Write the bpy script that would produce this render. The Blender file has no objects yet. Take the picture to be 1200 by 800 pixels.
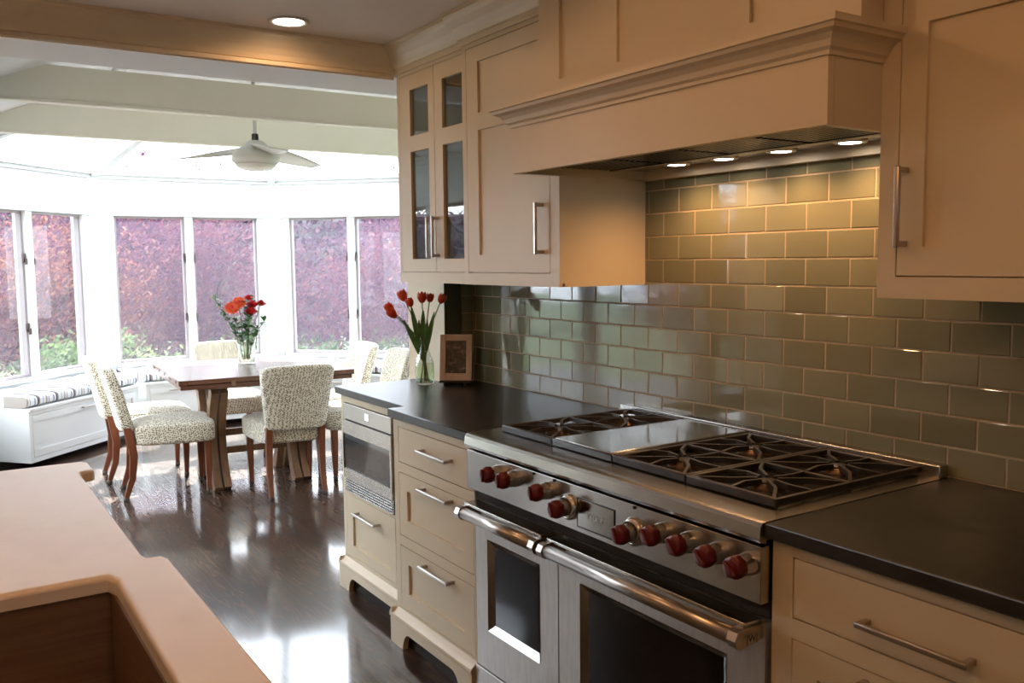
import bpy, bmesh, math, random
from mathutils import Vector, Matrix
random.seed(7)
PI = math.pi
scene = bpy.context.scene
col = scene.collection
R = math.radians

# ------------------------------------------------------------------ materials
def mat(name, color=(.8,.8,.8), rough=.5, metal=0, **kw):
    m = bpy.data.materials.new(name); m.use_nodes = True
    b = m.node_tree.nodes['Principled BSDF']
    b.inputs['Base Color'].default_value = (*color, 1)
    b.inputs['Roughness'].default_value = rough
    b.inputs['Metallic'].default_value = metal
    for k, v in kw.items():
        b.inputs[k.replace('_', ' ')].default_value = v
    return m
def N(m, t, **kw):
    n = m.node_tree.nodes.new(t)
    for k, v in kw.items(): setattr(n, k, v)
    return n
def L(m, a, b): m.node_tree.links.new(a, b)
def bsdf(m): return m.node_tree.nodes['Principled BSDF']
def coords(m, scale=(1,1,1), rot=(0,0,0), kind='Object'):
    tc = N(m, 'ShaderNodeTexCoord'); mp = N(m, 'ShaderNodeMapping')
    mp.inputs['Scale'].default_value = scale; mp.inputs['Rotation'].default_value = rot
    L(m, tc.outputs[kind], mp.inputs['Vector']); return mp.outputs['Vector']
def ramp(m, fac, stops):
    r = N(m, 'ShaderNodeValToRGB'); e = r.color_ramp.elements
    while len(e) < len(stops): e.new(.5)
    for i, (p, c) in enumerate(stops): e[i].position = p; e[i].color = (*c, 1)
    L(m, fac, r.inputs['Fac']); return r.outputs['Color']
def noise(m, vec, scale=5, detail=3, rough=.5):
    n = N(m, 'ShaderNodeTexNoise'); n.inputs['Scale'].default_value = scale
    n.inputs['Detail'].default_value = detail; n.inputs['Roughness'].default_value = rough
    L(m, vec, n.inputs['Vector']); return n
def bump(m, h, strength=.2, dist=.01):
    b = N(m, 'ShaderNodeBump'); b.inputs['Strength'].default_value = strength
    b.inputs['Distance'].default_value = dist
    L(m, h, b.inputs['Height']); L(m, b.outputs['Normal'], bsdf(m).inputs['Normal'])
def varied(name, c1, c2, rough=.5, scale=6, stretch=(1,1,1), bs=0., metal=0, detail=4, **kw):
    m = mat(name, c1, rough, metal, **kw)
    n = noise(m, coords(m, stretch), scale, detail)
    L(m, ramp(m, n.outputs['Fac'], [(.3, c1), (.7, c2)]), bsdf(m).inputs['Base Color'])
    if bs: bump(m, n.outputs['Fac'], bs, .003)
    return m

M = {}
M['cream'] = varied('cream_cabinet_paint', (.66,.56,.39), (.69,.59,.42), .38, 3)
M['white'] = varied('white_trim_paint', (.60,.62,.63), (.63,.65,.66), .45, 3)
M['beam'] = varied('beam_paint', (.87,.86,.76), (.89,.88,.79), .5, 3)
M['wallp'] = varied('kitchen_wall_paint', (.60,.52,.40), (.63,.55,.43), .8, 4)
M['crownp'] = varied('crown_paint', (.80,.70,.52), (.83,.73,.55), .35, 3)
M['bright'] = varied('bright_ceiling_paint', (.84,.85,.90), (.87,.88,.93), .6, 3)
M['baywall'] = varied('bay_wall_paint', (.57,.59,.60), (.60,.62,.63), .6, 3)
M['ceil'] = varied('ceiling_paint', (.86,.83,.82), (.88,.85,.84), .85, 5)
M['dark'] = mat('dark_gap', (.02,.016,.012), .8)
M['stone'] = varied('dark_soapstone', (.011,.011,.012), (.026,.026,.027), .30, 14, detail=8)
def steel(name, c=(.55,.53,.50), rough=.27, st=(1,1,60)):
    m = mat(name, c, rough, 1)
    n = noise(m, coords(m, st), 12, 3)
    L(m, ramp(m, n.outputs['Fac'], [(.3, tuple(x*.86 for x in c)), (.7, c)]), bsdf(m).inputs['Base Color'])
    return m
M['steel'] = steel('brushed_stainless', (.50,.48,.45), .27, st=(4,1,4))
M['steelv'] = steel('brushed_stainless_door', (.62,.59,.55), .42, (5,5,1)); bsdf(M['steelv']).inputs['Metallic'].default_value=.7
M['nickel'] = mat('satin_nickel', (.50,.46,.42), .28, 1)
M['griddle'] = steel('griddle_steel', (.42,.41,.38), .16, (1,60,1))
M['iron'] = varied('cast_iron', (.018,.015,.013), (.035,.03,.026), .42, 40, bs=.2)
M['blacken'] = mat('black_enamel', (.02,.02,.022), .22)
M['burner'] = mat('burner_brass', (.10,.06,.035), .4, .7)
M['red'] = mat('red_knob', (.11,.003,.007), .36)
M['glassdark'] = mat('oven_glass', (.006,.005,.005), .05, 0)
M['display'] = mat('display_digits', (.8,.85,.95), .4); bsdf(M['display']).inputs['Emission Color'].default_value=(.8,.88,1,1); bsdf(M['display']).inputs['Emission Strength'].default_value=1.6
# marble island top
m = mat('cream_marble', (.8,.74,.66), .42)
v = coords(m); n1 = noise(m, v, 3.0, 6, .6)
L(m, ramp(m, n1.outputs['Fac'], [(.3,(.72,.62,.52)),(.5,(.80,.71,.61)),(.72,(.75,.66,.56))]), bsdf(m).inputs['Base Color'])
M['marble'] = m
M['sinkm'] = varied('sink_steel_painted_reflection', (.20,.12,.075),(.26,.165,.105), .42, 6, (1,1,20), metal=.35)  # steel whose brown reflection is put into the base colour
# floor
m = mat('dark_walnut_floor', (.05,.03,.02), .26)
v = coords(m, (1,1,1), (0,0,PI/2))
br = N(m, 'ShaderNodeTexBrick'); L(m, v, br.inputs['Vector'])
br.offset = .37; br.inputs['Scale'].default_value = 1
br.inputs['Brick Width'].default_value = 1.3; br.inputs['Row Height'].default_value = .083
br.inputs['Mortar Size'].default_value = .0012; br.inputs['Bias'].default_value = 0
br.inputs['Color1'].default_value = (.5,.5,.5,1); br.inputs['Color2'].default_value = (1,1,1,1); br.inputs['Mortar'].default_value = (0,0,0,1)
v2 = coords(m, (1.6,.13,1))
add = N(m, 'ShaderNodeVectorMath', operation='ADD'); sc = N(m, 'ShaderNodeVectorMath', operation='SCALE'); sc.inputs['Scale'].default_value = 3.0
L(m, br.outputs['Color'], sc.inputs[0]); L(m, v2, add.inputs[0]); L(m, sc.outputs[0], add.inputs[1])
ng = noise(m, add.outputs[0], 9, 2, .5)
wv = N(m, 'ShaderNodeMath', operation='MULTIPLY'); wv.inputs[1].default_value = 60; L(m, ng.outputs['Fac'], wv.inputs[0])
sn = N(m, 'ShaderNodeMath', operation='SINE'); L(m, wv.outputs[0], sn.inputs[0])
ad = N(m, 'ShaderNodeMath', operation='MULTIPLY_ADD'); ad.inputs[1].default_value=.5; ad.inputs[2].default_value=.5; L(m, sn.outputs[0], ad.inputs[0])
c1 = ramp(m, ad.outputs[0], [(0,(.030,.017,.012)),(.7,(.052,.030,.021)),(1,(.11,.068,.047))])
mx = N(m, 'ShaderNodeMix', data_type='RGBA', blend_type='MULTIPLY'); mx.inputs[0].default_value=.55
L(m, c1, mx.inputs[6]); L(m, br.outputs['Color'], mx.inputs[7]); L(m, mx.outputs[2], bsdf(m).inputs['Base Color'])
rr = N(m, 'ShaderNodeMapRange'); rr.inputs['To Min'].default_value=.34; rr.inputs['To Max'].default_value=.46; L(m, ad.outputs[0], rr.inputs['Value']); L(m, rr.outputs[0], bsdf(m).inputs['Roughness'])
bump(m, ad.outputs[0], .05, .001)
bsdf(m).inputs['Coat Weight'].default_value=1; bsdf(m).inputs['Coat Roughness'].default_value=.105; bsdf(m).inputs['Coat IOR'].default_value=1.68; bsdf(m).inputs['Specular IOR Level'].default_value=.15
M['floor'] = m
# glass tile
m = mat('sage_glass_tile', (.27,.27,.17), .06); 
gi = N(m, 'ShaderNodeNewGeometry')
L(m, ramp(m, gi.outputs['Random Per Island'], [(0,(.17,.175,.115)),(.5,(.20,.205,.135)),(1,(.23,.23,.152))]), bsdf(m).inputs['Base Color'])
bsdf(m).inputs['Coat Weight'].default_value=.35; bsdf(m).inputs['Coat Roughness'].default_value=.02
n = noise(m, coords(m,(1,1,3)), 9, 2); bump(m, n.outputs['Fac'], .05, .004)
M['tile'] = m
M['grout'] = varied('tan_grout', (.42,.34,.24), (.48,.39,.28), .85, 60)
# woods
def wood(name, a, b, rough=.4, st=(12,12,1), scale=3):
    m = mat(name, a, rough)
    n = noise(m, coords(m, st), scale, 6, .65)
    L(m, ramp(m, n.outputs['Fac'], [(.25,a),(.75,b)]), bsdf(m).inputs['Base Color']); bump(m, n.outputs['Fac'], .1, .002)
    return m
M['chairwood'] = wood('reddish_walnut_legs', (.13,.038,.018), (.21,.072,.036), .32)
M['tablewood'] = wood('oak_table_top', (.10,.040,.025), (.19,.085,.055), .25, (1,12,12))
M['tablebase'] = wood('oak_table_base', (.16,.088,.048), (.27,.16,.095), .45)
M['plug'] = mat('ebony_plug', (.01,.008,.008), .5)
# fabric
m = mat('dotted_fabric', (.6,.56,.48), .9)
v = coords(m, (1,1,1), (R(20),R(35),R(45)))
vo = N(m, 'ShaderNodeTexVoronoi'); vo.inputs['Scale'].default_value = 92; vo.inputs['Randomness'].default_value=.5; L(m, v, vo.inputs['Vector'])
L(m, ramp(m, vo.outputs['Distance'], [(.36,(.13,.095,.055)),(.48,(.70,.69,.60))]), bsdf(m).inputs['Base Color'])
bsdf(m).inputs['Sheen Weight'].default_value=.2
M['fabric'] = m
m = mat('striped_cushion', (.8,.8,.8), .9)
tc = N(m,'ShaderNodeTexCoord'); sx = N(m,'ShaderNodeSeparateXYZ'); L(m, tc.outputs['Object'], sx.inputs[0])
mu = N(m,'ShaderNodeMath',operation='MULTIPLY'); mu.inputs[1].default_value=5.2; L(m, sx.outputs['X'], mu.inputs[0])
fr = N(m,'ShaderNodeMath',operation='FRACT'); L(m, mu.outputs[0], fr.inputs[0])
W_=(.60,.61,.62); rp = N(m,'ShaderNodeValToRGB'); rp.color_ramp.interpolation='CONSTANT'
els=[(0,W_),(.10,(.22,.26,.36)),(.18,W_),(.26,(.05,.045,.06)),(.33,(.20,.17,.17)),(.40,W_),(.55,(.30,.36,.46)),(.60,W_),(.70,(.32,.29,.26)),(.80,W_),(.86,(.16,.15,.2)),(.90,W_)]
e=rp.color_ramp.elements
while len(e)<len(els): e.new(.5)
for i,(p,c) in enumerate(els): e[i].position=p; e[i].color=(*c,1)
L(m, fr.outputs[0], rp.inputs['Fac']); L(m, rp.outputs['Color'], bsdf(m).inputs['Base Color'])
M['stripe'] = m
# glass
def thin_glass(name, tint=(.97,.98,.98), rough=.02, refl=1.0):
    m = bpy.data.materials.new(name); m.use_nodes=True; nt=m.node_tree; nt.nodes.clear()
    o=N(m,'ShaderNodeOutputMaterial'); t=N(m,'ShaderNodeBsdfTransparent'); t.inputs[0].default_value=(*tint,1)
    g=N(m,'ShaderNodeBsdfGlossy'); g.inputs['Roughness'].default_value=rough
    f=N(m,'ShaderNodeLayerWeight'); f.inputs['Blend'].default_value=.5
    pw=N(m,'ShaderNodeMath',operation='POWER'); pw.inputs[1].default_value=4.2; L(m,f.outputs['Facing'],pw.inputs[0])
    k=N(m,'ShaderNodeMath',operation='MULTIPLY_ADD'); k.use_clamp=True; k.inputs[1].default_value=.9*min(refl,1.3); k.inputs[2].default_value=.045*refl; L(m,pw.outputs[0],k.inputs[0])
    x=N(m,'ShaderNodeMixShader'); L(m,k.outputs[0],x.inputs[0]); L(m,t.outputs[0],x.inputs[1]); L(m,g.outputs[0],x.inputs[2]); L(m,x.outputs[0],o.inputs[0])
    return m
M['pane'] = thin_glass('window_glass', refl=.3)
M['cabglass'] = thin_glass('cabinet_glass', (.75,.78,.74), .01, 2.2)
M['vaseglass'] = thin_glass('vase_glass', (.95,.98,.96), .02, 1.6)
M['water'] = thin_glass('vase_water', (.92,.96,.86), .02, 1.0)
M['water2'] = thin_glass('clear_water', (.93,.96,.94), .02, 1.0)
m = bpy.data.materials.new('insect_screen'); m.use_nodes=True; m.node_tree.nodes.clear()
o=N(m,'ShaderNodeOutputMaterial'); t=N(m,'ShaderNodeBsdfTransparent'); d=N(m,'ShaderNodeBsdfDiffuse'); d.inputs[0].default_value=(.75,.74,.80,1)
tr=N(m,'ShaderNodeBsdfTranslucent'); tr.inputs[0].default_value=(.72,.70,.95,1)
x1=N(m,'ShaderNodeMixShader'); x1.inputs[0].default_value=.6; L(m,d.outputs[0],x1.inputs[1]); L(m,tr.outputs[0],x1.inputs[2])
x2=N(m,'ShaderNodeMixShader'); x2.inputs[0].default_value=.055; L(m,t.outputs[0],x2.inputs[1]); L(m,x1.outputs[0],x2.inputs[2]); L(m,x2.outputs[0],o.inputs[0])
SCREEN_FAC = x2.inputs[0]; M['screen']=m
M['bronze'] = mat('window_sash_grey', (.30,.27,.28), .5)
M['hinge'] = mat('window_latch', (.08,.065,.06), .4, .6)
def emit(name, c, s):
    m = mat(name, c, .5); b=bsdf(m); b.inputs['Emission Color'].default_value=(*c,1); b.inputs['Emission Strength'].default_value=s; return m
M['lamp'] = emit('warm_lamp_lens', (1,.86,.66), 14)
M['halogen'] = emit('halogen_lens', (1,.86,.74), 22)
M['fan'] = mat('fan_white', (.62,.62,.60), .35)
M['fanlens'] = mat('fan_lens', (.75,.75,.72), .3)
M['frame'] = wood('pinkish_frame', (.42,.29,.20), (.50,.36,.26), .5)
m = mat('old_photo_print', (.1,.08,.07), .35)
n = noise(m, coords(m,(1,1,1)), 34, 5, .7)
L(m, ramp(m, n.outputs['Fac'], [(.35,(.012,.009,.008)),(.52,(.05,.035,.028)),(.62,(.16,.12,.09)),(.72,(.45,.38,.30))]), bsdf(m).inputs['Base Color']); M['print']=m
def leafm(name, cols, trans=.5):
    m = bpy.data.materials.new(name); m.use_nodes=True; m.node_tree.nodes.clear()
    o=N(m,'ShaderNodeOutputMaterial'); d=N(m,'ShaderNodeBsdfDiffuse'); t=N(m,'ShaderNodeBsdfTranslucent'); x=N(m,'ShaderNodeMixShader'); x.inputs[0].default_value=trans
    g=N(m,'ShaderNodeNewGeometry'); k=len(cols)-1
    c=ramp(m, g.outputs['Random Per Island'], [(i/max(k,1), tuple(.34*q for q in cc)) for i,cc in enumerate(cols)])
    L(m,c,d.inputs[0]); L(m,c,t.inputs[0]); L(m,d.outputs[0],x.inputs[1]); L(m,t.outputs[0],x.inputs[2]); L(m,x.outputs[0],o.inputs[0]); return m
M['maple'] = leafm('red_maple_leaf', [(.10,.05,.10),(.26,.07,.10),(.16,.08,.15),(.40,.15,.15),(.22,.12,.22),(.44,.22,.20)])
M['mapleo'] = leafm('orange_maple_leaf', [(.28,.09,.12),(.50,.20,.14),(.18,.09,.16),(.58,.32,.20),(.30,.12,.17)])
M['purple'] = leafm('purple_leaf', [(.09,.05,.11),(.20,.08,.14),(.12,.07,.15),(.35,.12,.16)])
M['greenl'] = leafm('green_leaf', [(.05,.13,.05),(.12,.26,.08),(.25,.38,.12),(.09,.18,.10)])
M['limel'] = leafm('light_green_leaf', [(.14,.30,.10),(.35,.5,.18),(.5,.62,.35),(.2,.35,.16)])
M['whitefl'] = leafm('white_blossom', [(.75,.78,.72),(.9,.9,.85)], .3)
M['bark'] = varied('bark', (.06,.045,.04), (.12,.09,.075), .9, 20, bs=.4)
M['lawn'] = varied('lawn_green', (.05,.075,.04), (.08,.11,.06), .9, 8)
M['stem'] = mat('tulip_stem_green', (.10,.22,.06), .5)
M['tleaf'] = varied('tulip_leaf_green', (.04,.14,.035), (.09,.24,.06), .45, 20)
M['tulip'] = varied('tulip_red_orange', (.58,.03,.012), (.72,.09,.02), .45, 30)
M['rose'] = varied('deep_red_petal', (.42,.004,.012), (.60,.015,.02), .5, 40)
M['gerb'] = varied('orange_red_petal', (.70,.06,.015), (.85,.14,.03), .5, 40)
M['euca'] = varied('grey_green_leaf', (.07,.14,.09), (.16,.25,.17), .6, 20)

# ------------------------------------------------------------------ mesh helpers
class MB:
    def __init__(s): s.bm = bmesh.new(); s.T = Matrix()
    def _add(s, vs, fs, smooth=False):
        v = [s.bm.verts.new(s.T @ Vector(p)) for p in vs]
        out=[]
        for f in fs:
            try:
                q = s.bm.faces.new([v[i] for i in f]); q.smooth = smooth; out.append(q)
            except ValueError: pass
        return v, out
    def box(s, x0,x1,y0,y1,z0,z1, bev=0, seg=2, M_=None):
        x0,x1=min(x0,x1),max(x0,x1); y0,y1=min(y0,y1),max(y0,y1); z0,z1=min(z0,z1),max(z0,z1)
        vs=[(x,y,z) for x in (x0,x1) for y in (y0,y1) for z in (z0,z1)]
        fs=[(0,1,3,2),(4,6,7,5),(0,4,5,1),(2,3,7,6),(0,2,6,4),(1,5,7,3)]
        T=s.T
        if M_ is not None: s.T = T @ M_
        v,f = s._add(vs,fs); s.T=T
        if bev>0:
            b=min(bev, .49*min(x1-x0,y1-y0,z1-z0))
            es=list({e for q in f for e in q.edges})
            r=bmesh.ops.bevel(s.bm, geom=es, offset=b, segments=seg, affect='EDGES', profile=.5)
            for q in r['faces']: q.smooth=True
        return s
    def prism(s, pts, a0, a1, axis='z', bev=0):
        """polygon pts extruded along axis; pts are the two other coords in order (x,y),(y,z)->axis x,(x,z)->axis y"""
        def P(p,a):
            if axis=='z': return (p[0],p[1],a)
            if axis=='x': return (a,p[0],p[1])
            return (p[0],a,p[1])
        n=len(pts); vs=[P(p,a0) for p in pts]+[P(p,a1) for p in pts]
        fs=[tuple(range(n))[::-1], tuple(range(n,2*n))]+[(i,(i+1)%n,n+(i+1)%n,n+i) for i in range(n)]
        v,f=s._add(vs,fs)
        bmesh.ops.recalc_face_normals(s.bm, faces=f)
        if bev:
            es=list({e for q in f[:2] for e in q.edges})
            r=bmesh.ops.bevel(s.bm, geom=es, offset=bev, segments=2, affect='EDGES', profile=.5)
            for q in r['faces']: q.smooth=True
        return s
    def lathe(s, prof, c=(0,0,0), n=24, caps=True, M_=None, smooth=True):
        vs=[];fs=[]
        for r,z in prof:
            for i in range(n):
                a=2*PI*i/n; vs.append((c[0]+r*math.cos(a), c[1]+r*math.sin(a), c[2]+z))
        for j in range(len(prof)-1):
            for i in range(n):
                fs.append((j*n+i, j*n+(i+1)%n, (j+1)*n+(i+1)%n, (j+1)*n+i))
        if caps:
            fs.append(tuple(range(n))[::-1]); k=(len(prof)-1)*n; fs.append(tuple(k+i for i in range(n)))
        T=s.T
        if M_ is not None: s.T=T@M_
        v,f=s._add(vs,fs,smooth); s.T=T
        if caps:
            for q in f[-2:]: q.smooth=False
        return s
    def tube(s, pts, rad, n=10, sq=False, up=None, caps=True):
        """swept tube; rad scalar or list, or list of (ra,rb) for rectangular section if sq"""
        pts=[Vector(p) for p in pts]; m=len(pts)
        if not isinstance(rad,(list,tuple)): rad=[rad]*m
        rings=[]; prev=None
        for i,p in enumerate(pts):
            t=(pts[min(i+1,m-1)]-pts[max(i-1,0)]).normalized()
            if up is not None: u=(Vector(up)-t*Vector(up).dot(t)).normalized()
            elif prev is None:
                a=Vector((0,0,1)) if abs(t.z)<.9 else Vector((1,0,0)); u=(a-t*a.dot(t)).normalized()
            else: u=(prev-t*prev.dot(t)).normalized()
            prev=u; w=t.cross(u); r=rad[i]
            if sq:
                ra,rb = r if isinstance(r,tuple) else (r,r)
                rings.append([p+u*ra*a+w*rb*b for a,b in ((1,1),(-1,1),(-1,-1),(1,-1))])
            else:
                rings.append([p+u*r*math.cos(2*PI*k/n)+w*r*math.sin(2*PI*k/n) for k in range(n)])
        k=4 if sq else n
        vs=[q for r in rings for q in r]; fs=[]
        for j in range(m-1):
            for i in range(k): fs.append((j*k+i,j*k+(i+1)%k,(j+1)*k+(i+1)%k,(j+1)*k+i))
        nc=len(fs)
        if caps: fs.append(tuple(range(k))[::-1]); fs.append(tuple((m-1)*k+i for i in range(k)))
        v,f=s._add(vs,fs,not sq)
        for q in f[nc:]: q.smooth=False
        if sq: bmesh.ops.recalc_face_normals(s.bm, faces=f)
        return s
    def ico(s, c, r, sub=2, sc=(1,1,1), M_=None):
        T=Matrix.Translation(c)@(M_ or Matrix())@Matrix.Diagonal((*sc,1))
        v=bmesh.ops.create_icosphere(s.bm, subdivisions=sub, radius=r, matrix=s.T@T)['verts']
        for q in {f for x in v for f in x.link_faces}: q.smooth=True
        return s
    def grid(s, fn, nu, nv, smooth=True, closed_u=False):
        vs=[fn(i/nu,j/nv) for j in range(nv+1) for i in range(nu+1)]
        fs=[(j*(nu+1)+i, j*(nu+1)+i+1,(j+1)*(nu+1)+i+1,(j+1)*(nu+1)+i) for j in range(nv) for i in range(nu)]
        s._add(vs,fs,smooth); return s
    def shift(s, d):
        bmesh.ops.translate(s.bm, verts=s.bm.verts, vec=d); return s
    def build(s, name, m, parent=None, world=False, normals=False):
        if world and parent is not None:
            r=parent
            while r.parent: r=r.parent
            bmesh.ops.translate(s.bm, verts=s.bm.verts, vec=-r.location)
        if normals: bmesh.ops.recalc_face_normals(s.bm, faces=s.bm.faces)
        me=bpy.data.meshes.new(name); s.bm.to_mesh(me); s.bm.free()
        me.materials.append(M[m] if isinstance(m,str) else m)
        o=bpy.data.objects.new(name, me); col.objects.link(o)
        if parent is not None: o.parent=parent
        return o
def soften(o, w=.004, seg=2, sub=0):
    if w:
        b=o.modifiers.new('b','BEVEL'); b.width=w; b.segments=seg; b.limit_method='ANGLE'
    if sub:
        u=o.modifiers.new('s','SUBSURF'); u.levels=sub; u.render_levels=sub
    return o
def tag(o, label=None, cat=None, group=None, kind=None):
    if label: o['label']=label
    if cat: o['category']=cat
    if group: o['group']=group
    if kind: o['kind']=kind
    return o
def thing(name, label, cat, loc=(0,0,0), rz=0, group=None):
    o=bpy.data.objects.new(name,None); col.objects.link(o); o.location=loc; o.rotation_euler=(0,0,rz)
    o.empty_display_size=.05
    return tag(o,label,cat,group)
def copy_tree(o, parent=None):
    c=o.copy(); col.objects.link(c); c.parent=parent
    for ch in list(o.children): copy_tree(ch,c)
    return c
def struct(name, mb, m, parent=None):
    o=mb.build(name,m,parent)
    if parent is None: o['kind']='structure'
    return o

# ------------------------------------------------------------------ room constants
CEIL=2.37; HY=3.6; HY2=3.995; HZ=2.26
# --- kitchen shell
struct('floor', MB().box(-5,2.6,-3.2,9.2,-.06,0), 'floor')
struct('ceiling', MB().box(-5,.3,-3.2,HY+.01,CEIL,CEIL+.1), 'ceil')
struct('wall_right', MB().box(0.006,.3,-3.2,3.55,0,CEIL), 'wallp')
struct('wall_left', MB().box(-5,-4.8,-3.2,HY,0,CEIL), 'wallp')
BX0,BX1,BZ0,BZ1=-3.5,-2.95,1.2,2.0
struct('wall_back', MB().box(-5,BX0,-3.3,-3.1,0,CEIL).box(BX1,.3,-3.3,-3.1,0,CEIL).box(BX0,BX1,-3.3,-3.1,0,BZ0).box(BX0,BX1,-3.3,-3.1,BZ1,CEIL), 'wallp')
w=bpy.data.objects.new('window_6',None); col.objects.link(w); w['kind']='structure'  # unseen window added behind the camera for neutral daylight fill
mb=MB()
for x in (BX0,(BX0+BX1)/2,BX1): mb.box(x-.03,x+.03,-3.22,-3.08,BZ0,BZ1,.003)
mb.box(BX0-.04,BX1+.04,-3.22,-3.06,BZ0-.04,BZ0,.003); mb.box(BX0-.04,BX1+.04,-3.22,-3.08,BZ1,BZ1+.04,.003)
mb.build('window_frame','white',w); MB().box(BX0,BX1,-3.17,-3.165,BZ0,BZ1).build('pane','pane',w)
# opening between the kitchen and the sunroom
struct('wall_opening_right', MB().box(-.155,.3,3.556,3.90,0,HZ).box(.3,2.2,3.556,HY2,0,2.75).box(-.155,.3,3.556,HY2,HZ,2.75), 'wallp')
struct('wall_opening_left', MB().box(-5,-2.25,HY,HY2,0,2.75), 'wallp')
struct('wall_header', MB().box(-2.25,-.155,HY,HY2,HZ,2.75), 'bright')
# jamb casing painted pale on the sunroom side of the opening
struct('trim_1', MB().box(-.1575,-.150,3.545,3.905,0,HZ,.001), 'cream')
def crown_profile(p, h):   # (out, up) from the lower wall line
    q=[(0,0),(.012,0),(.014,h*.16),(.022,h*.20),(.030,h*.34),(.046,h*.52),(.068,h*.70),(p-.012,h*.80),(p-.008,h*.88),(p,h*.90),(p,h),(0,h)]
    return q
# crown on the header, facing the camera (projects to -y)
q=crown_profile(.095,.125)
struct('trim_2', MB().prism([(HY-a, CEIL-.125+b) for a,b in q], -5+.2, -.362, 'x').box(-4.8,-.38,HY-.018,HY+.001,HZ-.004,CEIL-.12,.002).box(-4.8,-.38,HY-.024,HY+.01,HZ-.012,HZ+.006,.004), 'crownp')
# crown over the wall cabinets (projects to -x)
q=crown_profile(.088,.108)
mb=MB()
mb.prism([(-.3535-a, CEIL-.108+b) for a,b in q], 2.985, 3.599, 'y')
mb.prism([(-.3735-a, CEIL-.108+b) for a,b in q], 2.3695, 2.985, 'y')
mb.prism([(-.3735-a, CEIL-.108+b) for a,b in q], -.6, 1.20, 'y')
struct('trim_3', mb, 'cream')

# ------------------------------------------------------------------ sunroom bay
WH=2.27; SILL=.565; HEAD=1.90
S=1.62; dg=S*math.sqrt(.5)
CY=8.75
P0=(-S/2,CY); P1=(S/2,CY); PR=(S/2+dg,CY-dg); PL=(-S/2-dg,CY-dg)
def frame_at(a,b):
    """matrix with local x from a to b, local y = outward, centre of the wall at origin"""
    a=Vector((*a,0)); b=Vector((*b,0)); x=(b-a).normalized(); y=Vector((-x.y,x.x,0)); c=(a+b)/2
    Mx=Matrix((( x.x,y.x,0,c.x),(x.y,y.y,0,c.y),(0,0,1,0),(0,0,0,1)))
    return Mx,(b-a).length
walls=[('bay_left',PL,P0,2),('bay_centre',P0,P1,2),('bay_right',P1,PR,2),('sunroom_left',(PL[0],HY2),PL,3),('sunroom_right',PR,(PR[0],HY2),3)]
wi=0
for nm,a,b,npan in walls:
    Mx,Lw=frame_at(a,b); h=Lw/2; e=.13
    rz=math.atan2(Mx[1][0],Mx[0][0]); loc=Mx.translation.copy()
    mb=MB()
    mb.box(-h,h,0,.14,0,SILL-.03); mb.box(-h,h,0,.14,HEAD+.03,WH)
    mb.box(-h,-h+e,0,.14,SILL-.03,HEAD+.03); mb.box(h-e,h,0,.14,SILL-.03,HEAD+.03)
    # applied trim: rails, corner boards, a frieze panel
    mb.box(-h,h,-.016,0.001,WH-.045,WH,.003); mb.box(-h,h,-.014,0.001,HEAD+.0,HEAD+.075,.003)
    mb.box(-h,-h+.085,-.010,.001,0,WH,.003); mb.box(h-.085,h,-.010,.001,0,WH,.003)
    mb.box(-h+.085,-h+.105,-.006,.001,HEAD+.075,WH-.045,.002); mb.box(h-.105,h-.085,-.006,.001,HEAD+.075,WH-.045,.002)
    o=struct('wall_'+nm, mb, 'baywall'); o.location=loc; o.rotation_euler.z=rz
    # window with its casings, mullions, panes, screens
    wi+=1
    w=bpy.data.objects.new('window_%d'%wi,None); col.objects.link(w); w.location=loc; w.rotation_euler.z=rz; w['kind']='structure'
    u0,u1=-h+e,h-e
    mb=MB(); mb.box(u0,u0+.03,0,.095,SILL,HEAD,.003); mb.box(u1-.03,u1,0,.095,SILL,HEAD,.003)
    mb.box(u0,u1,0,.12,HEAD,HEAD+.03,.003); mb.box(u0,u1,-.03,.12,SILL-.03,SILL,.004)
    pw=(u1-u0)/npan
    for k in range(1,npan): mb.box(u0+pw*k-.034,u0+pw*k+.034,-.006,.12,SILL,HEAD,.003)
    mb.build('window_frame','white',w)
    for k in range(npan):
        x0=u0+pw*k+(.03 if k==0 else .034); x1=u0+pw*(k+1)-(.03 if k==npan-1 else .034)
        mb=MB()
        for q in ((x0,x0+.022,SILL,HEAD),(x1-.022,x1,SILL,HEAD)): mb.box(q[0],q[1],.03,.075,q[2],q[3],.002)
        mb.box(x0+.022,x1-.022,.03,.075,HEAD-.02,HEAD,.002); mb.box(x0+.022,x1-.022,.03,.075,SILL,SILL+.025,.002)
        sash=mb.build('sash','bronze',w)
        MB().box(x0+.02,x1-.02,.055,.059,SILL+.02,HEAD-.018).build('pane','pane',sash)
        mb=MB(); mb._add([(x0+.004,.082,SILL+.004),(x1-.004,.082,SILL+.004),(x1-.004,.082,HEAD-.004),(x0+.004,.082,HEAD-.004)],[(0,1,2,3)])
        mb.build('insect_screen','screen',sash)
        xx = x1-.012 if k%2==0 else x0+.012
        for zz in (.93,1.49):
            MB().box(xx-.011,xx+.011,.012,.034,zz,zz+.07,.003).box(xx-.004,xx+.004,-.008,.014,zz-.02,zz+.03,.002).build('latch','hinge',sash)
# window stool boards / posts where the walls meet
for c,(px,py) in enumerate((P0,P1,PL,PR)):
    struct('trim_%d'%(4+c), MB().lathe([(.055,0),(.055,WH)],(px,py+.02 if c<2 else py,0),8,smooth=False), 'white')
# beams
RZ=2.66
for k,(y,zb,zt,th) in enumerate(((5.0,2.272,2.445,.05),(6.4,2.293,2.50,.05))):
    struct('beam' if k==0 else 'beam.001', MB().box(-PR[0],PR[0],y,y+th,zb,zt,.003).box(-PR[0],PR[0],y-.008,y+th+.008,zb-.012,zb+.004,.002), 'beam')
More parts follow.
